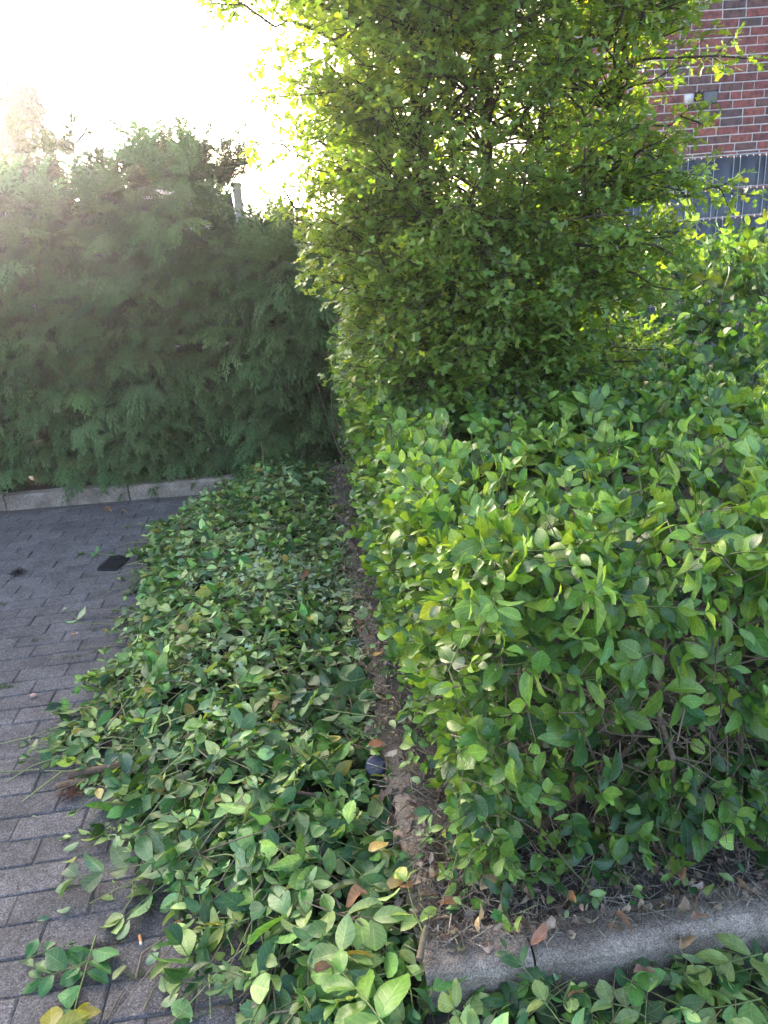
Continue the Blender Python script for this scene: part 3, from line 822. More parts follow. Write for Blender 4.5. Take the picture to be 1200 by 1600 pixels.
# top
for _ in range(1150):
    a, b = rng.uniform(A0, A1), rng.uniform(B0 + .02, B1)
    depth = rng.random() ** 2 * .14
    edge = min(a - A0, b - B0); rnd = .06 * max(0, 1 - edge / .12) ** 2
    h = float(top_h(a, b)) - depth - rnd
    n = np.array([0, 0, 1.]) + .6 * max(0, 1 - edge / .12) * np.array([-.3, -1, 0])
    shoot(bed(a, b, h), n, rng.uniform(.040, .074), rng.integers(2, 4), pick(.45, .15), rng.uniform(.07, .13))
# front face
for _ in range(900):
    a = rng.uniform(A0, A1); h = .14 + .78 * rng.random() ** .9
    depth = rng.random() ** 1.6 * .22
    bulge = .05 * float(vnoise(np.array([a * 5, h * 6, 0]), 9)) + .05 * math.sin(min(1, (h - .1) / .8) * math.pi)
    P = bed(a, B0 + depth - bulge + .045 * (1 - (h - .14) / .78) - .055 * max(0, (h - .6) / .32), h)
    if rng.random() < .42 and .30 < h < .70: continue
    up_t = (h - .14) / .78
    shoot(P, np.array([.1, -1, .1]), rng.uniform(.030, .066), rng.integers(2, 4), pick(.10 + .42 * up_t ** 1.5, .55 - .42 * up_t), rng.uniform(.06, .12))  # more dark leaves lower down: shade of the front put into leaf colour
# low skirt near the soil
for _ in range(130):
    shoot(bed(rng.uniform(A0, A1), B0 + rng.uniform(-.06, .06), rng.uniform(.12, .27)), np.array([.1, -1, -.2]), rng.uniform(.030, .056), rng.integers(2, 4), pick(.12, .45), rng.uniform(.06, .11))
for _ in range(90):
    shoot(bed(A0 + rng.uniform(-.06, .06), rng.uniform(B0, B1 + .4), rng.uniform(.12, .30)), np.array([-1, -.2, -.1]), rng.uniform(.026, .050), rng.integers(2, 4), pick(.2, .35), rng.uniform(.06, .11))
# deeper leaves behind the front
for _ in range(520):
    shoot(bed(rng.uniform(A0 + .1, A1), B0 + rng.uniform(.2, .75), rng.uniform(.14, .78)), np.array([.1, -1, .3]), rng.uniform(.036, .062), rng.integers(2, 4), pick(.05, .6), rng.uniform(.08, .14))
# left face above the side kerb
for _ in range(560):
    b = rng.uniform(B0, B1 + .3); h = .18 + .74 * rng.random() ** .8
    depth = rng.random() ** 1.6 * .2
    bulge = .06 * float(vnoise(np.array([b * 5, h * 6, 2]), 9)) + .07 * math.sin(min(1, (h - .1) / .8) * math.pi) ** 2
    if h < .45 and rng.random() < .2: continue
    shoot(bed(A0 + .02 + depth - bulge, b, h), np.array([-1, -.25, .15]), rng.uniform(.038, .062), rng.integers(2, 4), pick(.42, .2), rng.uniform(.07, .13))
# woody inside: crooked stems from the soil, twigs towards the clipped faces with pale cut ends
tipsP = []
for k in range(64):
    a, b = rng.uniform(A0 + .08, A1 - .1), rng.uniform(B0 + .10, B1 - .3)
    if rng.random() < .6: b = rng.uniform(B0 + .08, B0 + .4)
    p = bed(a, b, .06); pts = [p]; d = unit(np.array([rng.normal(0, .5), rng.normal(-.1, .4), 1.0]))
    for q in range(6):
        d = jitter(d + np.array([0, 0, .35]), .26); d[2] = max(d[2], .25); p = p + d * rng.uniform(.08, .15)
        aa, bb = tobed(p[0], p[1])
        if aa < A0 + .06 or bb < B0 + .05: d = d * np.array([-.6, -.6, 1]); p = bed(max(aa, A0 + .06), max(bb, B0 + .05), p[2])
        pts.append(p)
        if p[2] > .82: break
    ewd.tube(pts, rng.uniform(.007, .018), .004, 6, np.array(BARK) * rng.uniform(.6, 1.1))
    for pt in pts[1:]:
        for _ in range(rng.integers(2, 5)):
            dd = jitter(np.array([rng.normal(0, .6), rng.normal(-.55, .5), rng.normal(.25, .5)]), .3); l = rng.uniform(.08, .26)
            mid = pt + dd * l * .5 + rng.normal(0, .012, 3); end = pt + dd * l
            aa, bb = tobed(end[0], end[1])
            if bb < B0 - .06 or end[2] < .1 or end[2] > .96 or aa < A0 - .08: continue
            ewd.tube([pt, mid, end], .0028, .0017, 4, np.array(BARK) * rng.uniform(.8, 1.5), tip=CUT)
            tipsP.append(end)
# bare clipped twig ends poking from the front and top
for _ in range(760):
    if rng.random() < .7:
        a, h = rng.uniform(A0, A1), rng.uniform(.16, .86); P = bed(a, B0 + rng.uniform(-.04, .10) + .08 * (1 - h), h); nn = np.array([0, -1, .2])
    else:
        a, b = rng.uniform(A0, A1), rng.uniform(B0, B1); P = bed(a, b, float(top_h(a, b)) + rng.uniform(-.06, .03)); nn = np.array([0, -.3, 1.])
    d = jitter(nn, .5); l = rng.uniform(.05, .16)
    ewd.tube([P - d * l, P - d * l * .5 + rng.normal(0, .008, 3), P], .0024, .0017, 4, np.array(BARK) * rng.uniform(.8, 1.5), tip=CUT)
# thin hanging dry stalks low on the front
for _ in range(420):
    a, h = rng.uniform(A0 - .05, A1), rng.uniform(.12, .5); P = bed(a, B0 + rng.uniform(-.02, .22), h)
    d = jitter((rng.normal(0, .6), -.25, -.6), .4); l = rng.uniform(.06, .2)
    ewd.tube([P, P + d * l * .5 + rng.normal(0, .01, 3), P + d * l], .0014, .0008, 3, np.array((.17, .13, .09)) * rng.uniform(.6, 1.3), cap=False)
tag(est.link('shoots', M_stem, hg, org=org1), kind='stuff')
tag(ewd.link('branches', M_wood, hg, org=org1), kind='stuff')
H1 = (EL, hg, org1)

# far strip along the side kerb: tighter leaves, many clipped twig ends
org2 = bed(.3, 3.0, .1)
hs = hedge_thing('side_hedge', org2, 'thin twiggy clipped hedge strip under the hawthorn along the side kerb')
EL = Leaves(LEAF); est = Tris(); ewd = Tris()
for _ in range(1000):
    b = rng.uniform(1.75, 4.35); h = .16 + .95 * rng.random() ** .8
    if h < .5 and rng.random() < .35: continue
    depth = rng.random() ** 1.5 * .25
    bulge = .05 * float(vnoise(np.array([b * 4, h * 5, 2]), 3))
    P = bed(.10 + depth - bulge + .05 * (b < 2.2), b, h)
    big = b < 2.6
    shoot(P, np.array([-1, -.45, .2]), rng.uniform(.034, .056) if big else rng.uniform(.024, .042), rng.integers(2, 4), pick(.30, .25), rng.uniform(.06, .12))
for _ in range(420):                                                # top, leaning out under the hawthorn
    a, b = rng.uniform(.1, 1.5), rng.uniform(1.7, 2.5)
    shoot(bed(a, b, .86 + .10 * (b - 1.7) + rng.normal(0, .05)), np.array([0, -.3, 1.]), rng.uniform(.042, .066), rng.integers(2, 4), pick(.30, .25), rng.uniform(.08, .14))
for _ in range(900):
    b, h = rng.uniform(2.0, 4.35), rng.uniform(.15, 1.15)
    P = bed(.08 + rng.uniform(0, .2), b, h); d = jitter((-1, -.5, .2), .5); l = rng.uniform(.04, .13)
    ewd.tube([P - d * l, P - d * l * .4 + rng.normal(0, .008, 3), P], .0026, .0016, 4, np.array((.16, .12, .085)) * rng.uniform(.6, 1.4), tip=CUT)
for k in range(30):
    a, b = rng.uniform(.15, .45), rng.uniform(1.9, 4.3); p = bed(a, b, .06); pts = [p]; d = np.array([rng.normal(0, .3), rng.normal(0, .3), 1.0])
    for q in range(5): d = jitter(d + np.array([.12, 0, .5]), .14); p = p + d * .17; pts.append(p)
    ewd.tube(pts, .009, .003, 5, np.array(BARK) * rng.uniform(.7, 1.2))
tag(est.link('shoots', M_stem, hs, org=org2), kind='stuff'); tag(ewd.link('branches', M_wood, hs, org=org2), kind='stuff')
H2 = (EL, hs, org2)

# taller rough growth at the back right, against the fence
org3 = bed(2.3, 2.7, .1)
hr = hedge_thing('evergreen_shrub', org3, 'unclipped broad-leaved evergreen shrub growing tall against the dark fence')
tag(hr, cat='shrub')
EL = Leaves(LEAF); est = Tris(); ewd = Tris()
def shrub_h(a, b): return .80 + .62 * min(1, max(0, (b - 1.6) / 1.5)) * min(1, max(.25, (a - .6) / 1.3)) + .10 * float(vnoise(np.array([a * 4, b * 4, 0]), 8))
for _ in range(2000):
    a, b = rng.uniform(.7, 3.9), rng.uniform(1.65, 3.9)
    h = shrub_h(a, b) - rng.random() ** 1.5 * .35
    shoot(bed(a, b, h), np.array([-.1, -.6, 1.]), rng.uniform(.048, .080), rng.integers(2, 4), pick(.12, .45), rng.uniform(.10, .20), flip=.08)
for k in range(46):
    a, b = rng.uniform(.9, 3.8), rng.uniform(1.8, 3.8); p = bed(a, b, .06); pts = [p]; d = np.array([rng.normal(0, .3), rng.normal(0, .3), 1.0]); H = shrub_h(a, b) + .02
    for q in range(7):
        d = jitter(d, .22); p = p + d * H / 6.5; pts.append(p)
        if p[2] > H: break
    ewd.tube(pts, .010, .003, 5, np.array(BARK) * rng.uniform(.7, 1.2))
# upright young shoots in front of the fence
for (x, y0, y1, Y, sz) in [(1078, 420, 292, 4.2, .055), (1100, 480, 405, 3.9, .055), (1170, 450, 352, 4.1, .075), (1130, 470, 420, 3.8, .06), (1190, 440, 345, 4.2, .07), (1040, 500, 440, 3.9, .06)]:
    p0, p1 = atY(x + 4, y0, Y), atY(x, y1, Y)
    sprig(EL, est, p0, p1 - p0, np.linalg.norm(p1 - p0), 5, sz, tint1((.10, .17, .035)), up=(0, -1, .3), spread=50, njit=.6, bend=.05, r0=.0026)
tag(est.link('shoots', M_stem, hr, org=org3), kind='stuff'); tag(ewd.link('branches', M_wood, hr, org=org3), kind='stuff')
H3 = (EL, hr, org3)

for (L_, *_r) in (H1, H2, H3, CON): splat(L_)
splat(HL)
emit(H1[0], H1[1], H1[2], M_leaf, M_leaf1, 'leaf', 'foliage', 300, LEAFN)
emit(H2[0], H2[1], H2[2], M_leaf, M_leaf1, 'leaf', 'foliage', 150, LEAFN)
emit(H3[0], H3[1], H3[2], M_leaf, M_leaf1, 'leaf', 'foliage', 200, LEAFN)
emit(HL, haw, hroot, M_haw, M_haw1, 'leaf', 'crown', 300)
emit(CON[0], CON[1], CON[2], M_con, M_con1, 'spray', 'foliage', 300)

# ================================================================== FENCE
FY = R(4.4); FP = np.array([-.85, 5.56])
cf, sf = math.cos(FY), math.sin(FY)
def fpt(s, o, h): return np.array([FP[0] + s * cf - o * sf, FP[1] + s * sf + o * cf, h])
FTOP, FBOT = 1.97, .15
fence = tag(empty('wire_fence', (*FP, .05)), 'double-wire mesh fence with dark blue-grey privacy strips in front of the brick house', 'fence')
FO = (*FP, .05)
rows_ = [FBOT + .2 * i for i in range(10)]; rows_[-1] = FTOP
def small_obj(name, T, mat, P, rz, parent, org):
    o = T.link(name, mat, parent) if isinstance(T, Tris) else obj_from(name, T, parent)
    o.location = Vector(P) - Vector(org); o.rotation_euler = (0, 0, rz); return o
T = Tris(); T.box((-.03, -.02, 0), (.03, .02, FTOP - .02)); T.box((-.034, -.024, FTOP - .02), (.034, .024, FTOP + .015)); pm = T.link('post', M_wire, smooth=False); pme = pm.data; bpy.data.objects.remove(pm)
T = Tris(); T.tube([(0, 0, FBOT - .03), (0, 0, FTOP + .004)], .0034, .0034, 5); vm = T.link('bar', M_wire); vme = vm.data; bpy.data.objects.remove(vm)
for k in (-2, -1, 0, 1, 2): small_obj('post', pme, None, fpt(k * 2.5, .0, .04), FY, fence, FO)
n_bar = 0
for k in range(-62, 124):
    s = k * .05 + .025
    if s < -2.2: continue
    small_obj('bar', vme, None, fpt(s, -.032, 0), FY, fence, FO); n_bar += 1
for k in (-2, -1, 0, 1):
    for i, h in enumerate(rows_):
        T = Tris()
        for oo in (-.039, -.025): T.tube([(.03, oo, 0), (2.47, oo, 0)], .0042, .0042, 5)
        small_obj('rail', T, M_wire, fpt(k * 2.5, 0, h), FY, fence, FO)
        if i < 9 and not (k == 0 and i == 8):
            n = 100; S = np.linspace(.035, 2.465, n); ph = (i % 3) * .05
            off = -.032 + .012 * np.sign(np.sin((S + ph) * 2 * np.pi / .2)) * np.abs(np.sin((S + ph) * 2 * np.pi / .2)) ** .5
            hh = (rows_[i + 1] - rows_[i]) - .014
            V = np.concatenate([np.stack([S, off, np.full(n, .007)], 1), np.stack([S, off, np.full(n, hh)], 1), np.stack([S, off + .002, np.full(n, .007)], 1), np.stack([S, off + .002, np.full(n, hh)], 1)])
            F = []
            for q in range(n - 1):
                F += [(q, q + 1, n + q + 1), (q, n + q + 1, n + q), (2 * n + q, 3 * n + q + 1, 2 * n + q + 1), (2 * n + q, 3 * n + q, 3 * n + q + 1), (n + q, n + q + 1, 3 * n + q + 1), (n + q, 3 * n + q + 1, 3 * n + q)]
            T = Tris(); T.add(V, F); small_obj('privacy_strip', T, M_strip, fpt(k * 2.5, 0, h), FY, fence, FO)

# ================================================================== BRICK HOUSE
HY = R(4.0); HO = np.array([1.95, 8.35, 0])
ch_, sh_ = math.cos(HY), math.sin(HY)
def hpt(s, o, h): return np.array([HO[0] + s * ch_ - o * sh_, HO[1] + s * sh_ + o * ch_, h])
house = tag(empty('brick_house', HO), 'red and brown brick house wall with pale mortar behind the dark fence', 'house')
T = Tris(); T.box((0.012, 0, -.1), (7, 5, 5.2)); o = T.link('wall', M_mortar, house, smooth=False); o.rotation_euler = (0, 0, HY)
rf = Tris(); rf.add([(-.4, -.5, 5.05), (7.4, -.5, 5.05), (7.4, 2.5, 7.4), (-.4, 2.5, 7.4), (-.4, 5.5, 5.05), (7.4, 5.5, 5.05), (-.4, -.5, 4.9), (7.4, -.5, 4.9), (7.4, 5.5, 4.9), (-.4, 5.5, 4.9)],
       [(0, 1, 2), (0, 2, 3), (3, 2, 5), (3, 5, 4), (6, 7, 1), (6, 1, 0), (4, 5, 8), (4, 8, 9), (0, 3, 4), (6, 0, 4), (6, 4, 9), (1, 5, 2), (7, 8, 5), (7, 5, 1), (6, 9, 8), (6, 8, 7)])
o = rf.link('roof', M_tile, house, smooth=False); o.rotation_euler = (0, 0, HY)
def brick_tm(Lb):
    r = random.Random(int(Lb * 1000)); h, d, c = .068, .10, .004; V = []
    for (y, e) in ((0, c), (c, 0), (d, 0)):
        for (sx, sz) in ((0, 0), (1, 0), (1, 1), (0, 1)):
            V.append((e + sx * (Lb - 2 * e) + r.uniform(-.002, .002), y, e + sz * (h - 2 * e) + r.uniform(-.002, .002)))
    F = [(0, 1, 2), (0, 2, 3)]
    for b in (0, 4):
        for i in range(4):
            j_ = (i + 1) % 4; F += [(b + i, b + 4 + i, b + 4 + j_), (b + i, b + 4 + j_, b + j_)]
    return np.array(V), np.array(F)
BT = {l: brick_tm(l) for l in (.235, .112)}
bme = {}
for l, (V, F) in BT.items():
    o = build('brick', V, F, M_brick, tint=np.ones((len(V), 3)), smooth=False); bme[l] = o.data; bpy.data.objects.remove(o)
BRICKS = [(.25, .078, .062), (.20, .066, .054), (.145, .076, .064), (.105, .068, .064), (.29, .095, .070), (.17, .062, .052)]
rest = Tris(); nb_ = 0
course = .0815
for r_ in range(62):
    z = .02 + r_ * course; s = -.0 + (.118 if r_ % 2 else 0) + random.choice((0, .03, .06)); s = s if s > 0 else 0.0
    if s > .02:
        s0 = .0
    hd = 0
    s -= .24
    while s < 6.7:
        l = .112 if (random.random() < .22 and hd == 0) else .235
        hd = 1 if l < .2 else 0
        if s >= -.001 - .0:
            V, F = BT[l]; P = hpt(s, -.010 + random.uniform(-.002, .002), z); c = random.choices(BRICKS, (4, 4, 3, 2, 2, 3))[0]
            x, y, zz = project(P + np.array([l / 2, 0, .03]))
            if 862 < x < 1235 and -20 < y < 275 and nb_ < 300:
                o = obj_from('brick', bme[l], house); o.location = Vector(P) - Vector(HO); o.rotation_euler = (0, 0, HY); o.color = (*c, 1); nb_ += 1
            else:
                W = V @ np.array([[ch_, sh_, 0], [-sh_, ch_, 0], [0, 0, 1]]) + P
                rest.add(W, F, c)
        s += l + .012
o = rest.link('brickwork', M_brick, house, org=HO, smooth=False); o.color = (1, 1, 1, 1); tag(o, kind='stuff')

# flood lamp with white sensor on the wall
P = atY(1074, 156, 8.30)
lamp = tag(empty('wall_lamp', P), 'black floodlight with white motion sensor fixed to the brick wall', 'lamp')
def rbox(T, lo, hi, bv=.004):
    lo, hi = np.array(lo, float), np.array(hi, float); V = []
    for y in (lo[1], hi[1]):
        e = bv
        for (yy, ee) in (((y, e), (y + bv, 0)) if y == lo[1] else ((y - bv, 0), (y, e))):
            for (x, z) in ((lo[0] + ee, lo[2] + ee), (hi[0] - ee, lo[2] + ee), (hi[0] - ee, hi[2] - ee), (lo[0] + ee, hi[2] - ee)): V.append((x, yy, z))
    F = [(0, 1, 2), (0, 2, 3), (12, 14, 13), (12, 15, 14)]
    for b in (0, 4, 8):
        for i in range(4):
            j_ = (i + 1) % 4; F += [(b + i, b + 4 + i, b + 4 + j_), (b + i, b + 4 + j_, b + j_)]
    T.add(V, F)
T = Tris(); rbox(T, (-.045, -.06, -.045), (.045, .0, .045), .014); o = T.link('sensor', M_white, lamp)
T = Tris(); T.tube([(0, -.062, -.01), (0, -.072, -.012), (0, -.078, -.015)], .026, .012, 10); T.link('sensor_lens', M_white, lamp)
T = Tris()
for q in (-1, 1): T.box((.17 + q * .085 - .008, -.12, -.02), (.17 + q * .085 + .008, .0, .06))
T.box((.07, -.012, .045), (.27, .03, .062)); T.link('bracket', M_black, lamp, smooth=False)
T = Tris(); rbox(T, (.095, -.15, -.075), (.245, -.10, .045), .008); o = T.link('lamp_housing', M_black, lamp, smooth=False)
T = Tris(); T.box((.105, -.156, -.065), (.235, -.151, .035)); T.link('lamp_glass', M_glass, lamp, smooth=False)
T = Tris(); T.box((.05, -.02, -.01), (.08, .03, .02)); T.link('wall_plate', M_black, lamp, smooth=False)

# ================================================================== FAR THINGS over the hedge
P = atY(236, 253, 24.0)
fh = tag(empty('gabled_house', (P[0], P[1], 0)), 'pale gable tip of a far house peeping over the conifer hedge', 'house')
e = P[2]; hw = 4.2; eh = e - 3.6
T = Tris(); T.add([(-hw, 0, 0), (hw, 0, 0), (hw, 0, eh), (0, 0, e - .1), (-hw, 0, eh), (-hw, 9, 0), (hw, 9, 0), (hw, 9, eh), (0, 9, e - .1), (-hw, 9, eh)],
      [(0, 1, 2), (0, 2, 4), (4, 2, 3), (1, 6, 7), (1, 7, 2), (5, 0, 4), (5, 4, 9), (6, 5, 9), (6, 9, 7), (7, 9, 8)]); T.link('wall', M_render, fh, smooth=False)
T = Tris()
for q in (-1, 1):
    T.add([(0, -.3, e), (q * (hw + .35), -.3, eh - .2), (q * (hw + .35), 9.3, eh - .2), (0, 9.3, e), (0, -.3, e - .12), (q * (hw + .35), -.3, eh - .32), (q * (hw + .35), 9.3, eh - .32), (0, 9.3, e - .12)],
          [(0, 1, 2), (0, 2, 3), (4, 6, 5), (4, 7, 6), (0, 4, 5), (0, 5, 1), (1, 5, 6), (1, 6, 2), (3, 2, 6), (3, 6, 7)])
T.link('roof', M_tile, fh, smooth=False)
P = atY(12, 105, 9.0)
ct = tag(empty('conifer_tree', (P[0], P[1], 0)), 'dark drooping conifer rising behind the far end of the hedge against the sky', 'tree')
T = Tris(); T.tube([(0, 0, 0), (.03, 0, 2), (0, 0, P[2])], .11, .012, 8, (.08, .06, .05)); T.link('trunk', M_wood, ct)
L = Leaves(SPRAY); T = Tris()
for k in range(110):
    h = 1.0 + (P[2] - 1.0) * rng.random() ** .9; fr = (P[2] - h) / P[2]
    az = rng.uniform(0, 6.28); ln = .12 + 1.15 * fr * rng.uniform(.6, 1.1)
    p0 = np.array([0, 0, h]); p1 = np.array([math.cos(az) * ln, math.sin(az) * ln, h - .10 * ln + .05]); pm_ = (p0 + p1) / 2 + np.array([0, 0, .10 * ln])
    T.tube([p0, pm_, p1], .010, .003, 4, (.08, .06, .05), cap=False)
    for q in range(int(5 + ln * 16)):
        t = rng.uniform(.15, 1); p = p0 * (1 - t) ** 2 + 2 * pm_ * t * (1 - t) + p1 * t * t
        ax = unit(np.array([math.cos(az + rng.normal(0, .7)), math.sin(az + rng.normal(0, .7)), rng.normal(-.35, .25)]))
        L.add(p, ax, jitter((0, 0, 1.), .35), rng.uniform(.16, .30), tints(1, (.045, .07, .03), .2)[0])
tag(T.link('branches', M_wood, ct), kind='stuff')
emit(L, ct, (0, 0, 0), M_con, M_con1, 'spray', 'crown', 0)

# ================================================================== HEAP OF HEDGE CLIPPINGS
HORG = (-.5, 2.4, 0)
heap = tag(empty('clippings_heap', HORG), 'long heap of freshly cut leafy hedge clippings on the paving beside the kerb', 'clippings', kind='stuff')
# dark base sheet under the loose leaves of the heap
nx, ny = 46, 90
xs, ys = np.linspace(-2.0, .25, nx), np.linspace(.5, 5.4, ny)
XX, YY = np.meshgrid(xs, ys, indexing='ij')
HH = heap_h(XX.ravel(), YY.ravel()) - .065
V = np.stack([XX.ravel(), YY.ravel(), HH], 1); F = []
for i in range(nx - 1):
    for q in range(ny - 1):
        A = i * ny + q
        if max(HH[A], HH[A + 1], HH[A + ny], HH[A + ny + 1]) > -.01: F += [(A, A + ny, A + ny + 1), (A, A + ny + 1, A + 1)]
T = Tris(); T.add(V, F, (.035, .040, .022)); T.link('matted_leaves', M_soil, heap, org=HORG)
CL = Leaves(LEAF); cst = Tris(); CS = Leaves(HAW)
C_TOP, C_MID, C_PALE, C_GREY = (.080, .190, .038), (.030, .095, .030), (.265, .390, .125), (.180, .285, .120)
def cut_tint(n=1):
    u = rng.random(n)[:, None]
    b = np.where(u < .24, C_PALE, np.where(u < .42, C_GREY, np.where(u < .72, C_TOP, C_MID)))
    b = np.where(rng.random(n)[:, None] < .012, (.26, .22, .05), b)
    return tints(n, b, .26, .09)
pts = []
while len(pts) < 1750:
    x, y = rng.uniform(-1.75, .1), rng.uniform(.55, 5.35)
    d_ = float(heap_sd(x, y)[0])
    if d_ > .0 or (d_ > -.05 and rng.random() < .25): pts.append((x, y, d_))
def lay(L, st, x, y, yaw, length, npair, size, tint, lift=0.0, flip=.3, njit=.45, **kw):
    x1, y1 = x + math.cos(yaw) * length, y + math.sin(yaw) * length
    h0, h1 = float(heap_h(x, y)[0]), float(heap_h(x1, y1)[0])
    p0 = np.array([x, y, h0 + lift + .008]); p1 = np.array([x1, y1, max(h1, .0) + lift + rng.uniform(-.02, .07) + .008])
    sprig(L, st, p0, p1 - p0, length, npair, size, tint, up=(0, 0, 1), spread=52, flip=flip, njit=njit, **kw)
for (x, y, d_) in pts:
    near = y < 2.3
    size = rng.uniform(.030, .074) if near else rng.uniform(.030, .066)
    st_t = (.12, .16, .05) if rng.random() < .65 else (.13, .09, .06)
    lay(CL, cst, x, y, rng.uniform(0, 6.28), rng.uniform(.08, .20), int(rng.integers(2, 5)), size, cut_tint, lift=rng.uniform(-.055, .022), flip=.40, stem_t=st_t, njit=.62, bend=.2, r0=.0022)
n = 5200                                                               # loose leaves
x, y = rng.uniform(-1.8, .12, n), rng.uniform(.55, 5.35, n)
keep = heap_sd(x, y) > rng.uniform(-.06, .02, n)
x, y = x[keep], y[keep]; n = len(x)
P = np.stack([x, y, heap_h(x, y) + rng.uniform(-.05, .012, n) + .006], 1)
a_ = rng.uniform(0, 6.28, n); ax = np.stack([np.cos(a_), np.sin(a_), rng.normal(0, .28, n)], 1)
nm = np.stack([rng.normal(0, .6, n), rng.normal(-.1, .6, n), np.ones(n)], 1); nm[rng.random(n) < .42] *= -1
CL.add(P, ax, nm, rng.uniform(.016, .056, n), cut_tint(n))
for _ in range(900):                                                   # bare sticks and stalks through the heap
    q = pts[rng.integers(len(pts))]; x, y = q[0], q[1]; a = rng.uniform(0, 6.28); l = rng.uniform(.08, .30)
    h0 = float(heap_h(x, y)[0]); x1, y1 = x + math.cos(a) * l, y + math.sin(a) * l; h1 = float(heap_h(x1, y1)[0])
    if tobed(x1, y1)[0] > .1: continue
    p0 = np.array([x, y, h0 + .01]); p1 = np.array([x1, y1, h1 + rng.uniform(-.01, .04)])
    green = rng.random() < .5
    cst.tube([p0, (p0 + p1) / 2 + np.append(rng.normal(0, .015, 2), .01), p1], rng.uniform(.0014, .0034), .0012, 5, np.array((.21, .25, .09) if green else (.19, .145, .10)) * rng.uniform(.7, 1.3), tip=CUT)
# grey-silver conifer and hawthorn scraps in the middle of the heap
for (px, py, n, s) in [(450, 900, 330, .17), (500, 910, 240, .15), (330, 1040, 90, .13), (420, 1140, 50, .12), (610, 1110, 60, .07), (590, 990, 60, .08)]:
    c = ground(px, py, .14)
    p = c + np.stack([rng.normal(0, s, n), rng.normal(0, s * .7, n), np.zeros(n)], 1)
    p = p[tobed(p[:, 0], p[:, 1])[0] < .1]; n = len(p)
    p[:, 2] = np.maximum(heap_h(p[:, 0], p[:, 1]), .02) + rng.uniform(.005, .045, n)
    a_ = rng.uniform(0, 6.28, n)
    CS.add(p, np.stack([np.cos(a_), np.sin(a_), rng.normal(.1, .3, n)], 1), jitter(np.tile((0, 0, 1.), (n, 1)), .5), rng.uniform(.025, .045, n), tints(n, (.27, .38, .27), .25, .04))
k, M, t = CL.arrays(); T = Tris()
for q in range(len(LEAF)): T.inst(LEAF[q], M[k == q], t[k == q])
T.link('leaves', M_cut, heap, org=HORG)
k, M, t = CS.arrays(); T = Tris()
for q in range(3): T.inst(HAW[q], M[k == q], t[k == q])
T.link('silvery_scraps', M_haw, heap, org=HORG)
cst.link('stalks', M_stem, heap, org=HORG)

# ---- single cut sprigs that can be told apart: stem and each leaf a part
def single_leaves(L, root, org, mat1, name='leaf'):
    k, M, t = L.arrays(); out = []
    for i in range(len(k)):
        kk = int(k[i]); key = (mat1.name, kk)
        if key not in NEARM:
            V, F, U = LEAFN[kk]; o = build(name, V, F, mat1, luv=U); NEARM[key] = o.data; bpy.data.objects.remove(o)
        o = obj_from(name, NEARM[key], root); A = M[i]; P = A[:, 3] - np.asarray(org)
        o.matrix_basis = Matrix([[A[r, 0], A[r, 1], A[r, 2], P[r]] for r in range(3)] + [[0, 0, 0, 1]]); o.color = (*[float(c) for c in t[i]], 1)
NEARM = {}
def cut_sprig(px0, px1, hs_, npair, size, base, label, flip=.1, group=None, spread=52, njit=.28, stem=(.14, .19, .06), bend=.1, r0=.0024, name='cut_sprig'):
    p0, p1 = ground(*px0, hs_[0]), ground(*px1, hs_[1])
    L = Leaves(LEAF); T = Tris()
    sprig(L, T, p0, p1 - p0, np.linalg.norm(p1 - p0), npair, size, tint1(np.array(base) * 1.3, var=.12), up=(0, 0, 1), spread=spread, flip=flip, njit=njit, stem_t=stem, bend=bend, r0=r0)
    r = tag(empty(name, p0), label, 'sprig', group)
    T.link('stem', M_stem, r, org=p0); single_leaves(L, r, p0, M_cut1)
    return r
PALE2, GLOSS, YG, DGREEN = (.135, .215, .065), (.040, .120, .034), (.20, .27, .060), (.036, .085, .040)
cut_sprig((352, 1276), (205, 1283), (.075, .035), 4, .056, (.125, .205, .085), 'pale sprig with two rows of broad leaves pointing over bare paving', flip=.9)
cut_sprig((352, 1325), (128, 1372), (.07, .02), 6, .075, (.085, .140, .060), 'long cut shoot of large matt leaves reaching out onto the paving', flip=.75)
cut_sprig((300, 1350), (190, 1428), (.06, .012), 3, .070, (.115, .180, .060), 'light green shoot drooping below the long matt shoot', flip=.6)
cut_sprig((150, 1462), (105, 1598), (.02, .02), 7, .054, GLOSS, 'dark glossy sprig lying alone on the paving near two cigarette butts', spread=62)
cut_sprig((140, 1500), (62, 1532), (.02, .015), 4, .052, GLOSS, 'side shoot with dark leaves under the lone dark sprig', spread=62)
cut_sprig((28, 1505), (98, 1470), (.006, .012), 3, .036, GLOSS, 'small dark sprig with bare stalk beside the lone dark sprig')
cut_sprig((70, 1625), (112, 1585), (.03, .03), 2, .060, (.19, .20, .035), 'yellow-olive leaf tuft at the very bottom of the paving', njit=.4)
cut_sprig((608, 1612), (535, 1508), (.17, .17), 4, .080, (.105, .215, .040), 'sprig with the largest bright green leaves beside the corner kerb stone', spread=60, njit=.35)
cut_sprig((660, 1455), (628, 1385), (.13, .14), 2, .055, YG, 'yellow-green sprig lying across the side kerb near its corner', spread=48, njit=.3)
cut_sprig((560, 1505), (430, 1402), (.15, .12), 5, .058, (.165, .235, .080), 'pale yellowish sprig with a long stalk in the near end of the heap', flip=.5)
cut_sprig((390, 1435), (322, 1462), (.08, .06), 3, .048, (.13, .16, .030), 'olive and yellow leaves on a short stalk at the near heap edge', njit=.5)
cut_sprig((385, 790), (205, 842), (.08, .03), 8, .050, (.055, .10, .034), 'low leafy shoot reaching out of the heap towards the black panel', flip=.3)
cut_sprig((185, 868), (128, 862), (.015, .02), 3, .050, (.055, .12, .04), 'short green sprig touching the far corner of the black panel', spread=60)
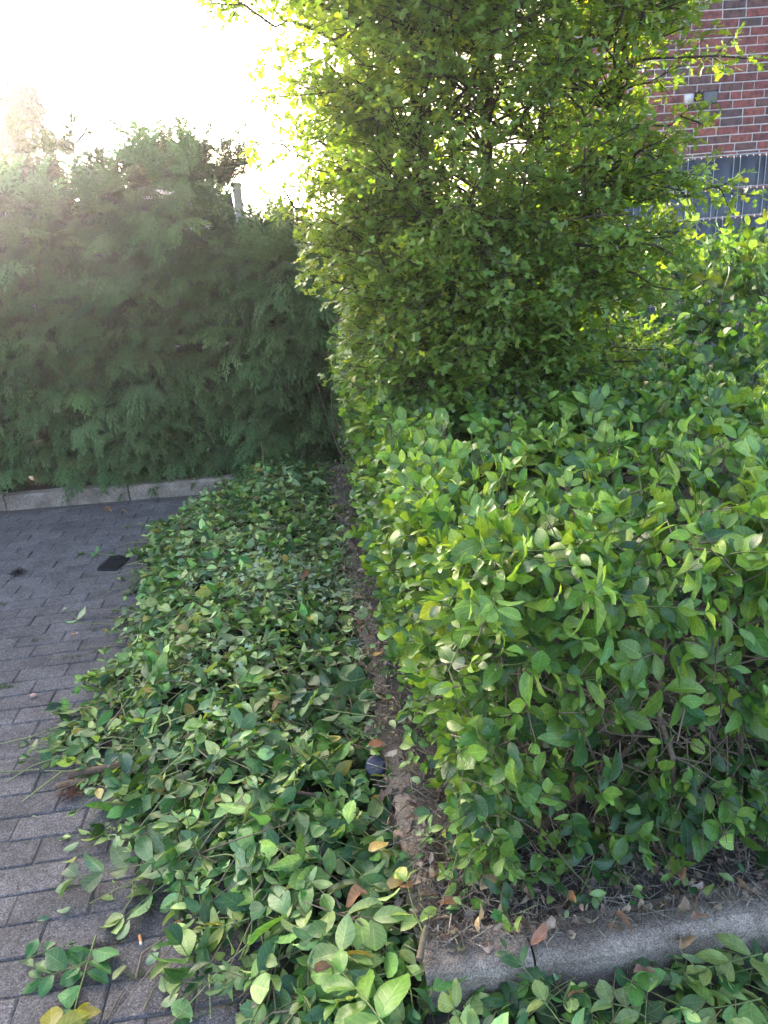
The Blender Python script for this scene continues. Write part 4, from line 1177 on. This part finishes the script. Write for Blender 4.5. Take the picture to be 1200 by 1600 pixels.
cut_sprig((122, 972), (115, 952), (.006, .012), 1, .052, (.15, .22, .10), 'two tiny pale leaves lying alone on the open paving', flip=.8)
cut_sprig((210, 1170), (65, 1165), (.07, .025), 6, .044, (.070, .13, .040), 'straggling sprig reaching furthest out beside the broken brown stick', flip=.2)
cut_sprig((135, 1180), (76, 1118), (.03, .03), 2, .030, (.11, .17, .07), 'thin bare stalk with small end leaves leaning off the heap edge')
cut_sprig((240, 1120), (195, 1185), (.11, .09), 2, .078, (.034, .078, .048), 'pair of large dark blue-green leaves above the broken stick', spread=70, flip=0, njit=.2)
cut_sprig((250, 1255), (150, 1240), (.07, .02), 5, .045, (.12, .19, .055), 'fresh light sprig just below the broken brown stick', flip=.3)
cut_sprig((330, 955), (232, 905), (.12, .07), 5, .050, (.125, .20, .060), 'light green sprig at the heap edge nearest the black panel', flip=.4)
cut_sprig((290, 980), (196, 968), (.09, .05), 4, .052, (.040, .095, .034), 'dark sprig jutting from the heap edge below the light green one')
cut_sprig((570, 1060), (440, 1085), (.17, .16), 4, .062, (.062, .11, .055), 'long leaved blue-green sprig in the middle of the heap by the kerb', flip=.2)
cut_sprig((590, 1120), (490, 1110), (.16, .15), 3, .066, (.080, .135, .065), 'broad grey-green sprig lying on the heap beside the kerb', flip=.4)
cut_sprig((740, 1640), (712, 1575), (.10, .16), 2, .056, (.19, .26, .070), 'upright yellow-green leaves standing before the corner kerb stone', njit=.5, spread=35)
cut_sprig((870, 1580), (798, 1478), (.03, .13), 4, .038, (.045, .10, .038), 'small dark sprig leaning on the joint of the front kerb', spread=45)
cut_sprig((905, 1640), (855, 1565), (.07, .08), 3, .055, (.12, .20, .060), 'fresh green sprig on the ground in front of the front kerb')
cut_sprig((1010, 1590), (960, 1555), (.05, .06), 3, .055, (.13, .20, .075), 'pale sprig lying centrally below the long front kerb stone', flip=.5)
cut_sprig((1190, 1560), (1090, 1590), (.07, .06), 4, .060, (.12, .20, .050), 'broad-leaved sprig in the bottom right corner below the kerb', flip=.2)
cut_sprig((1190, 1490), (1105, 1510), (.09, .08), 3, .056, (.15, .20, .060), 'leaf spray touching the front kerb at the right picture edge', flip=.2)
HEAP_SPRIGS = [((380, 900), (300, 880), 'sprig on the heap level with the black panel, pointing towards it'), ((470, 830), (400, 850), 'sprig on the far half of the heap right of the black panel'),
    ((430, 1000), (350, 1010), 'sprig on the heap just below the silvery scraps'), ((480, 960), (560, 940), 'sprig pointing to the kerb below the silvery scraps'),
    ((300, 1060), (230, 1090), 'sprig near the paving edge halfway along the heap'), ((420, 1080), (340, 1110), 'sprig in the middle of the heap left of the long leaved blue-green sprig'),
    ((500, 1180), (420, 1200), 'sprig on the heap above the dark stick lying across it'), ((330, 1200), (280, 1160), 'sprig on the heap beside the knobbly branch stump'),
    ((480, 1290), (560, 1260), 'sprig right of the pale two-rowed sprig, pointing to the kerb'), ((520, 1330), (590, 1380), 'sprig beside the cream and orange yellowed leaf'),
    ((440, 1330), (500, 1400), 'sprig on the heap right of the long matt shoot'), ((410, 1500), (350, 1540), 'sprig at the near heap edge beside the thin stalk'),
    ((470, 1560), (400, 1590), 'sprig at the bottom edge left of the largest bright leaves'), ((560, 1440), (490, 1470), 'sprig above the pale yellowish long-stalked sprig'),
    ((380, 1240), (440, 1220), 'sprig on the heap above the pale two-rowed sprig'), ((540, 1020), (480, 1000), 'sprig near the kerb above the long leaved blue-green sprig'),
    ((420, 760), (480, 740), 'sprig at the far end of the heap before the dark fence foot'), ((450, 790), (510, 800), 'sprig at the far end of the heap next to the side kerb'),
    ((340, 870), (270, 860), 'sprig at the heap edge just right of the black panel'), ((500, 1480), (560, 1520), 'sprig just above the largest bright green leaves'),
    ((570, 1300), (610, 1330), 'sprig against the side kerb above the yellowed leaf'), ((260, 1210), (320, 1240), 'sprig right of the broken stick, above the pale two-rowed sprig')]
for (a0, a1, lab) in HEAP_SPRIGS:
    u = rng.random(); b_ = PALE2 if u < .35 else ((.070, .13, .05) if u < .7 else (.045, .095, .045))
    h0, h1 = float(heap_h(*ground(*a0, .13)[:2])[0]) + .02, float(heap_h(*ground(*a1, .12)[:2])[0]) + .03
    cut_sprig(a0, a1, (h0, h1), 4, rng.uniform(.044, .062), b_, ('pale green ' if u < .35 else ('mid green ' if u < .7 else 'dark green ')) + lab, flip=.4, group='sprigs on the heap of clippings', njit=.4)

# ---- single fallen leaves on the paving and the kerb
def fallen(px, py, h, size, c, label, yaw=None, flip=False, dry=False, name='fallen_leaf', tilt=.15, group=None):
    P = ground(px, py, h); yaw = rng.uniform(0, 6.28) if yaw is None else yaw
    L = Leaves(LEAFN); n_ = jitter((0, -.1, 1.0), tilt); L.add(P, (math.cos(yaw), math.sin(yaw), .02), -n_ if flip else n_, size, c)
    k, M, t = L.arrays(); V, F, U = (DRY if dry else LEAFN)[int(k[0]) % 3]
    A = M[0]; W = V @ A[:, :3].T
    if W[:, 2].min() + P[2] < h + .001: P[2] += h + .001 - (W[:, 2].min() + P[2])
    o = build(name, W, F, M_dry1 if dry else M_cut1, luv=U); o.location = Vector(P); o.color = (*c, 1)
    return tag(o, label, 'leaf', group)
PL = (.19, .26, .13)
fallen(184, 1470, .004, .046, PL, 'pale oval leaf right above the lone dark sprig', 1.1, True)
fallen(178, 1534, .004, .042, (.20, .26, .10), 'pale yellowish oval leaf right of the lone dark sprig', 1.2)
fallen(90, 1425, .004, .034, PL, 'small pale leaf on a light paver above the dark sprig', .1, True)
fallen(58, 1440, .004, .030, (.07, .15, .09), 'small bluish leaf lying left of the small pale leaf', .2)
fallen(252, 1572, .004, .040, PL, 'round pale leaf at the bottom edge of the paving', .4, True)
fallen(258, 1552, .006, .038, (.17, .24, .10), 'pale leaf with a hole lying above the round pale leaf', 2.0, True)
fallen(235, 1532, .006, .055, (.16, .23, .07), 'slender yellowish leaf above the leaf with a hole', .9)
fallen(228, 1508, .006, .034, (.13, .21, .12), 'small pale leaf below the orange cigarette butt', .7, True)
fallen(100, 1330, .004, .042, (.15, .23, .11), 'pale folded leaf on bare paving left of the long shoot', .4, True)
fallen(50, 1277, .004, .014, (.16, .24, .14), 'tiny green leaf scrap alone on the paving', 0)
fallen(162, 803, .004, .055, (.30, .19, .12), 'pinkish brown dry leaf on the far paving near the kerb', .5, dry=True)
fallen(190, 804, .004, .045, (.36, .26, .17), 'light tan dry leaf beside the pinkish dry leaf', .1, dry=True)
fallen(578, 1338, .13, .062, (.50, .36, .13), 'cream and orange yellowed leaf at the heap edge by the kerb', .7, name='yellowed_leaf', tilt=.3)
fallen(585, 1030, .13, .052, (.52, .33, .10), 'yellow dry leaf on brown litter beside the side kerb', 1.0, name='yellowed_leaf', tilt=.3)
fallen(748, 1470, .155, .060, (.44, .35, .22), 'tan curled leaf standing at the corner of the front kerb', 1.3, dry=True)
fallen(752, 1395, .17, .062, (.21, .18, .12), 'large grey-brown leaf on litter under the hedge front', .8, name='withered_leaf')
fallen(830, 1476, .14, .040, (.34, .17, .11), 'reddish brown leaf lying on the edge of the front kerb', .2, dry=True)
fallen(1065, 1390, .14, .045, (.33, .19, .12), 'pinkish dry leaf standing in the litter behind the front kerb', 1.4, dry=True)
fallen(1080, 1450, .135, .045, (.32, .20, .15), 'broad pink-brown leaf on the back edge of the front kerb', .5, dry=True)
fallen(1062, 1500, .06, .060, (.40, .28, .16), 'crumpled beige leaf leaning on the front kerb face', 1.0, dry=True, tilt=.8)
fallen(990, 1535, .05, .050, (.30, .18, .14), 'dull pink dry leaf below the front kerb', .3, dry=True, tilt=.5)
fallen(888, 1565, .05, .036, (.40, .22, .13), 'round salmon dry leaf below the front kerb', .3, dry=True, tilt=.5)
for (px, py, hh, lab) in [(410, 1225, .16, 'on the heap left of the dark stick'), (350, 1195, .12, 'beside the knobbly branch stump'), (440, 1105, .17, 'left of the broad grey-green sprig'), (470, 905, .17, 'on the silvery scraps'),
                          (575, 1410, .15, 'below the cream and orange leaf'), (520, 1520, .14, 'above the largest bright leaves'), (690, 1425, .14, 'behind the corner kerb stone'), (640, 1380, .13, 'beside the yellow-green sprig on the kerb'),
                          (450, 860, .15, 'on the far half of the heap'), (600, 1170, .13, 'above the blue-grey lid'), (900, 1420, .15, 'in the litter behind the middle of the front kerb'), (960, 1440, .14, 'on the litter edge right of the reddish leaf'), (1150, 1380, .14, 'under the hedge near the right edge')]:
    fallen(px, py, hh, rng.uniform(.03, .05), tuple(float(c) for c in tints(1, (.30, .17, .09), .2)[0]), 'small brown dry leaf ' + lab, dry=True, tilt=.5, group='brown dry leaves in the clippings')

# ---- sticks, butts, panel and other small things
def stick(pxs, h, r0, r1, c, label, name='stick', sides=7, cat='stick', tip=CUT):
    P = np.array([ground(x, y, hh) for (x, y), hh in zip(pxs, h)]); T = Tris(); T.tube(P, r0, r1, sides, c, tip=tip)
    o = T.link(name, M_wood, org=P[0]); o.location = Vector(P[0]); return tag(o, label, cat)
stick([(88, 1230), (110, 1224), (135, 1220)], (.02, .025, .035), .012, .010, (.16, .115, .075), 'short thick broken brown stick end on the paving', tip=(.3, .22, .14))
stick([(108, 1212), (150, 1203), (205, 1192)], (.035, .05, .075), .011, .013, (.12, .085, .06), 'thick dark brown branch lying in the heap beside the broken stick')
stick([(2, 1206), (30, 1205), (60, 1202)], (.006, .008, .02), .003, .0024, (.15, .17, .09), 'thin greenish twig at the left edge of the paving')
stick([(212, 1530), (222, 1490), (262, 1462)], (.006, .006, .014), .0035, .002, (.17, .135, .10), 'forked grey twig on the paving below the cigarette butts')
stick([(168, 1592), (180, 1570), (194, 1545)], (.005, .006, .006), .0026, .002, (.14, .12, .09), 'thin brown twig at the bottom of the paving')
stick([(224, 1580), (240, 1545), (275, 1512)], (.005, .006, .012), .0024, .0016, (.15, .135, .08), 'thin stalk beside the leaf with a hole')
stick([(340, 1205), (365, 1190), (378, 1180)], (.12, .14, .16), .010, .007, (.15, .115, .085), 'knobbly cut branch stump on top of the heap')
stick([(435, 1230), (465, 1238), (495, 1243)], (.15, .15, .15), .006, .005, (.10, .075, .055), 'dark stick lying across the middle of the heap')
stick([(655, 1500), (662, 1465), (666, 1448)], (.125, .135, .14), .008, .006, (.17, .14, .09), 'cut stub of branch hanging over the corner kerb stone')
stick([(160, 962), (185, 965), (200, 966)], (.005, .006, .012), .004, .003, (.13, .11, .09), 'straight grey twig at the heap edge on the open paving')
stick([(410, 742), (412, 715), (408, 690)], (.12, .25, .36), .006, .0025, (.20, .16, .11), 'bare twig standing up at the far end of the heap')
# fibrous root clump
P = ground(112, 1240, .01); T = Tris()
for _ in range(90):
    d = jitter((rng.normal(0, 1), rng.normal(0, .7), .25), .3); l = rng.uniform(.015, .05); q = P + np.append(rng.normal(0, .012, 2), rng.uniform(0, .012))
    T.tube([q, q + d * l * .6 + rng.normal(0, .004, 3), q + d * l * np.array([1, 1, .3])], .0011, .0006, 3, np.array((.16, .08, .05)) * rng.uniform(.6, 1.4), cap=False)
o = T.link('root_clump', M_wood, org=P); o.location = Vector(P); tag(o, 'small tuft of reddish brown root fibres by the broken stick', 'roots', kind='thing')
P = ground(29, 897, .008); T = Tris()
for _ in range(110):
    d = jitter((rng.normal(0, 1), rng.normal(0, 1), .5), .3); l = rng.uniform(.01, .03); q = P + np.append(rng.normal(0, .018, 2), rng.uniform(0, .012))
    T.tube([q, q + d * l], .0018, .001, 3, np.array((.030, .026, .026)) * rng.uniform(.6, 1.4), cap=False)
o = T.link('dirt_clump', M_wood, org=P); o.location = Vector(P); tag(o, 'small dark clump of dirt on the far left of the paving', 'dirt', kind='thing')
def butt(px, py, yaw, label, c=M_paper):
    P = ground(px, py, .0045); r = tag(empty('cigarette_butt', P), label, 'cigarette butt'); d = np.array([math.cos(yaw), math.sin(yaw), 0])
    T = Tris(); T.tube([-d * .011, d * .0, d * .011], .0039, .0037, 10); T.link('filter', c, r)
    T = Tris(); T.tube([d * .0113, d * .015, d * .018], .0038, .0030, 10); T.link('paper_end', M_ash, r)
butt(219, 1467, -1.15, 'orange cigarette butt lying on a paver clear of the leaves'); butt(276, 1442, .6, 'orange cigarette butt at the edge of the heap')
butt(115, 991, .5, 'orange cigarette butt on the open paving near the twig')
P = ground(53, 1089, .003); me_ = Tris(); 
th = np.linspace(0, np.pi, 7); ph = np.linspace(0, 2 * np.pi, 10, endpoint=False); V = []; F = []
for i, a in enumerate(th):
    for q, b in enumerate(ph): V.append((.014 * math.sin(a) * math.cos(b) * (1 + .15 * math.sin(3 * b)), .010 * math.sin(a) * math.sin(b), .007 + .008 * math.cos(a)))
for i in range(6):
    for q in range(10): A, B = i * 10 + q, i * 10 + (q + 1) % 10; F += [(A, A + 10, B + 10), (A, B + 10, B)]
me_.add(V, F); o = me_.link('pebble', M_pebble); o.location = Vector(P); tag(o, 'small pinkish pebble on the paving', 'pebble')
# flat black panel
P0, P1, P2 = ground(150, 893, .0), ground(180, 868, 0), ground(204, 872, 0)
P = (ground(178, 882, 0)); ang = math.atan2(*(P1 - P0)[1::-1])
pan = tag(empty('black_panel', P), 'flat glossy black plastic panel lying on the paving at the heap edge', 'panel')
def slab(L, W, z0, z1, rad, n=5):
    ring = []
    for (cx, cy, a0) in ((L / 2 - rad, W / 2 - rad, 0), (-L / 2 + rad, W / 2 - rad, 90), (-L / 2 + rad, -W / 2 + rad, 180), (L / 2 - rad, -W / 2 + rad, 270)):
        for i in range(n + 1): a = R(a0 + 90 * i / n); ring.append((cx + rad * math.cos(a), cy + rad * math.sin(a)))
    m = len(ring); V = [(x, y, z0) for x, y in ring] + [(x, y, z1 - .002) for x, y in ring] + [(x * .985, y * .97, z1) for x, y in ring] + [(0, 0, z1)]; F = []
    for i in range(m):
        k_ = (i + 1) % m
        for b in (0, m): F += [(b + i, b + k_, b + m + k_), (b + i, b + m + k_, b + m + i)]
        F.append((2 * m + i, 2 * m + k_, 3 * m))
    return V, F
T = Tris(); T.add(*slab(.165, .12, .002, .012, .014)); o = T.link('plate', M_black, pan, smooth=False); o.rotation_euler = (R(2), R(-2), ang)
T = Tris(); T.add(*slab(.05, .055, .0125, .022, .02)); o = T.link('raised_end', M_black, pan, smooth=False); o.rotation_euler = (R(2), R(-2), ang); o.location = (.05 * math.cos(ang), .05 * math.sin(ang), 0)
# blue-grey lid half buried at the kerb
P = ground(586, 1197, .085); lid = tag(empty('plastic_lid', P), 'round blue-grey plastic lid half buried in clippings at the side kerb', 'lid')
T = Tris(); a = np.linspace(0, 2 * np.pi, 20, endpoint=False); prof = [(.030, -.012), (.032, .0), (.030, .004), (.022, .0055), (.0, .006)]
V = [(r * math.cos(t), r * math.sin(t), z) for r, z in prof for t in a]; F = []
for i in range(len(prof) - 1):
    for q in range(20): A, B = i * 20 + q, i * 20 + (q + 1) % 20; F += [(A, B, B + 20), (A, B + 20, A + 20)]
T.add(V, F); o = T.link('cap', M_blue, lid); o.rotation_euler = (R(35), R(-15), 0)

# ---- litter of dry twigs and leaves on the bed edge: nobody could count it
T = Tris(); D = Leaves(DRY)
def litter_pt():
    if rng.random() < .55: return rng.uniform(.02, 2.6), rng.uniform(.035, .34)
    return rng.uniform(.035, .27) if rng.random() < .85 else rng.uniform(-.03, .05), rng.uniform(.05, 3.9)
for _ in range(9500):
    a, b = litter_pt(); P = bed(a, b); h = max(soil_h(P[0], P[1]), KH if min(a, b) < .08 else 0) + rng.uniform(.0, .022); P[2] = h
    d = jitter((rng.normal(), rng.normal(), rng.normal(0, .22)), .1); l = rng.uniform(.012, .075)
    u = rng.random(); c = np.array((.24, .21, .17) if u < .55 else ((.12, .10, .085) if u < .75 else (.36, .32, .25))) * rng.uniform(.6, 1.4)
    T.tube([P - d * l / 2, P + d * l / 2], rng.uniform(.0007, .0022), .0007, 3, c, cap=False)
litter = T.link('dry_litter', M_wood); tag(litter, 'brown litter of dry twigs and leaf scraps along the bed edge', 'litter', kind='stuff')
n = 2600; ab = np.array([litter_pt() for _ in range(n)]); P = np.array([bed(a, b) for a, b in ab])
P[:, 2] = [max(soil_h(p[0], p[1]), KH if min(q) < .08 else 0) + rng.uniform(.002, .02) for p, q in zip(P, ab)]
a_ = rng.uniform(0, 6.28, n); c = tints(n, (.25, .195, .15), .42, .08)
D.add(P, np.stack([np.cos(a_), np.sin(a_), rng.normal(0, .3, n)], 1), jitter(np.tile((0, 0, 1.), (n, 1)), .6), rng.uniform(.012, .034, n), c)
k, M, t = D.arrays(); T = Tris()
for q in range(3): T.inst(DRY[q], M[k == q], t[k == q])
tag(T.link('leaf_litter', M_dry), 'curled brown leaves strewn over the soil behind the kerb', 'litter', kind='stuff')
# green clippings caught on the bed edge and lying below the front kerb
CL = Leaves(LEAF); T = Tris()
for _ in range(430):
    a, b = rng.uniform(.06, 2.2), -rng.uniform(.005, .36); P = bed(a, b, .012 + rng.uniform(0, .035))
    yaw = rng.uniform(0, 6.28); l = rng.uniform(.06, .15)
    sprig(CL, T, P, np.array([math.cos(yaw), math.sin(yaw), rng.uniform(-.05, .25)]), l, int(rng.integers(2, 4)), rng.uniform(.034, .058), cut_tint, spread=52, flip=.35, njit=.5, stem_t=(.13, .16, .06))
for _ in range(260):
    a, b = litter_pt(); P = bed(a, b, .14 + rng.uniform(0, .02)); yaw = rng.uniform(0, 6.28)
    CL.add(P, (math.cos(yaw), math.sin(yaw), rng.normal(0, .2)), jitter((0, 0, 1.), .4), rng.uniform(.018, .042), cut_tint())
for _ in range(170):
    a, b = litter_pt(); P = bed(a, b, .135 + rng.uniform(0, .02)); d = jitter((rng.normal(), rng.normal(), .1), .1); l = rng.uniform(.03, .11)
    T.tube([P, P + d * l * .5 + rng.normal(0, .006, 3), P + d * l], .0013, .0009, 4, np.array((.15, .17, .07)) * rng.uniform(.7, 1.4), tip=CUT)
for _ in range(150):
    a, b = rng.uniform(.1, 2.4), -rng.uniform(.01, .34); P = bed(a, b, .03 + rng.uniform(0, .03)); d = jitter((rng.normal(), rng.normal(), .15), .1); l = rng.uniform(.05, .16)
    T.tube([P, P + d * l * .5 + rng.normal(0, .006, 3), P + d * l], .0016, .001, 4, np.array((.15, .15, .07)) * rng.uniform(.7, 1.4), tip=CUT)
cr_ = tag(empty('scattered_clippings', bed(1, -.1)), 'green clippings scattered in front of the front kerb', 'clippings', kind='stuff')
O_ = bed(1, -.1)
k, M, t = CL.arrays(); T2 = Tris()
for q in range(len(LEAF)): T2.inst(LEAF[q], M[k == q], t[k == q])
T2.link('leaves', M_cut, cr_, org=O_); T.link('stalks', M_stem, cr_, org=O_)
# crumbs, bits of stalk and leaf on the open paving; moss and grass in the joints
T = Tris()
for _ in range(700):
    x, y = rng.uniform(-2.4, -.1), rng.uniform(.7, 4.8); d_ = float(heap_sd(x, y)[0])
    if d_ > 0 or rng.random() > math.exp(d_ * 4.5) + .08: continue
    P = np.array([x, y, .003]); d = unit(np.array([rng.normal(), rng.normal(), 0])); l = rng.uniform(.006, .035); u = rng.random()
    c = (.16, .13, .10) if u < .5 else ((.07, .055, .045) if u < .7 else ((.30, .27, .22) if u < .85 else (.12, .17, .06)))
    T.tube([P, P + d * l * .5 + np.append(rng.normal(0, .002, 2), .001), P + d * l], rng.uniform(.0007, .0018), .0006, 3, c, cap=False)
tag(T.link('crumbs', M_wood), 'tiny bits of stalk and bark strewn over the open paving', 'debris', kind='stuff')
T = Tris()
for (px, py, n, s, c) in [(6, 1074, 90, .022, (.10, .16, .04)), (112, 1028, 110, .035, (.20, .17, .09)), (150, 1018, 60, .025, (.12, .15, .05)), (105, 1385, 50, .018, (.12, .14, .06)), (175, 1472, 60, .02, (.14, .12, .07)), (218, 1525, 40, .015, (.10, .15, .05)), (60, 1000, 30, .02, (.09, .12, .05)), (3, 945, 40, .02, (.10, .12, .05)), (150, 985, 30, .02, (.09, .13, .05)), (240, 1420, 40, .02, (.12, .13, .06))]:
    for _ in range(n):
        P = ground(px, py, .0) + np.append(rng.normal(0, s, 2) * np.array([1, .35]), 0); d = jitter((rng.normal(), rng.normal(), .8), .2); l = rng.uniform(.006, .02)
        T.tube([P, P + d * l], .0009, .0003, 3, np.array(c) * rng.uniform(.6, 1.4), cap=False)
tag(T.link('joint_moss', M_stem), 'moss and dry grass tufts in the paving joints', 'moss', kind='stuff')

# ================================================================== LENS VEIL: thin scattering volume added to imitate lens glare over the hedge
T = Tris(); T.box((-156, -156, -1.03), (156, 156, 9.0))
hm = bpy.data.materials.new('lens_veil'); hm.use_nodes = True; nd = hm.node_tree.nodes; nd.remove(nd['Principled BSDF'])
pv = nd.new('ShaderNodeVolumePrincipled'); pv.inputs['Color'].default_value = (.97, .91, .97, 1); pv.inputs['Density'].default_value = .0016; pv.inputs['Anisotropy'].default_value = .8
hm.node_tree.links.new(pv.outputs[0], nd['Material Output'].inputs['Volume'])
hz = T.link('lens_veil', hm, smooth=False); tag(hz, 'thin scattering volume added to imitate lens glare towards the sun', 'lens_veil', kind='stuff')
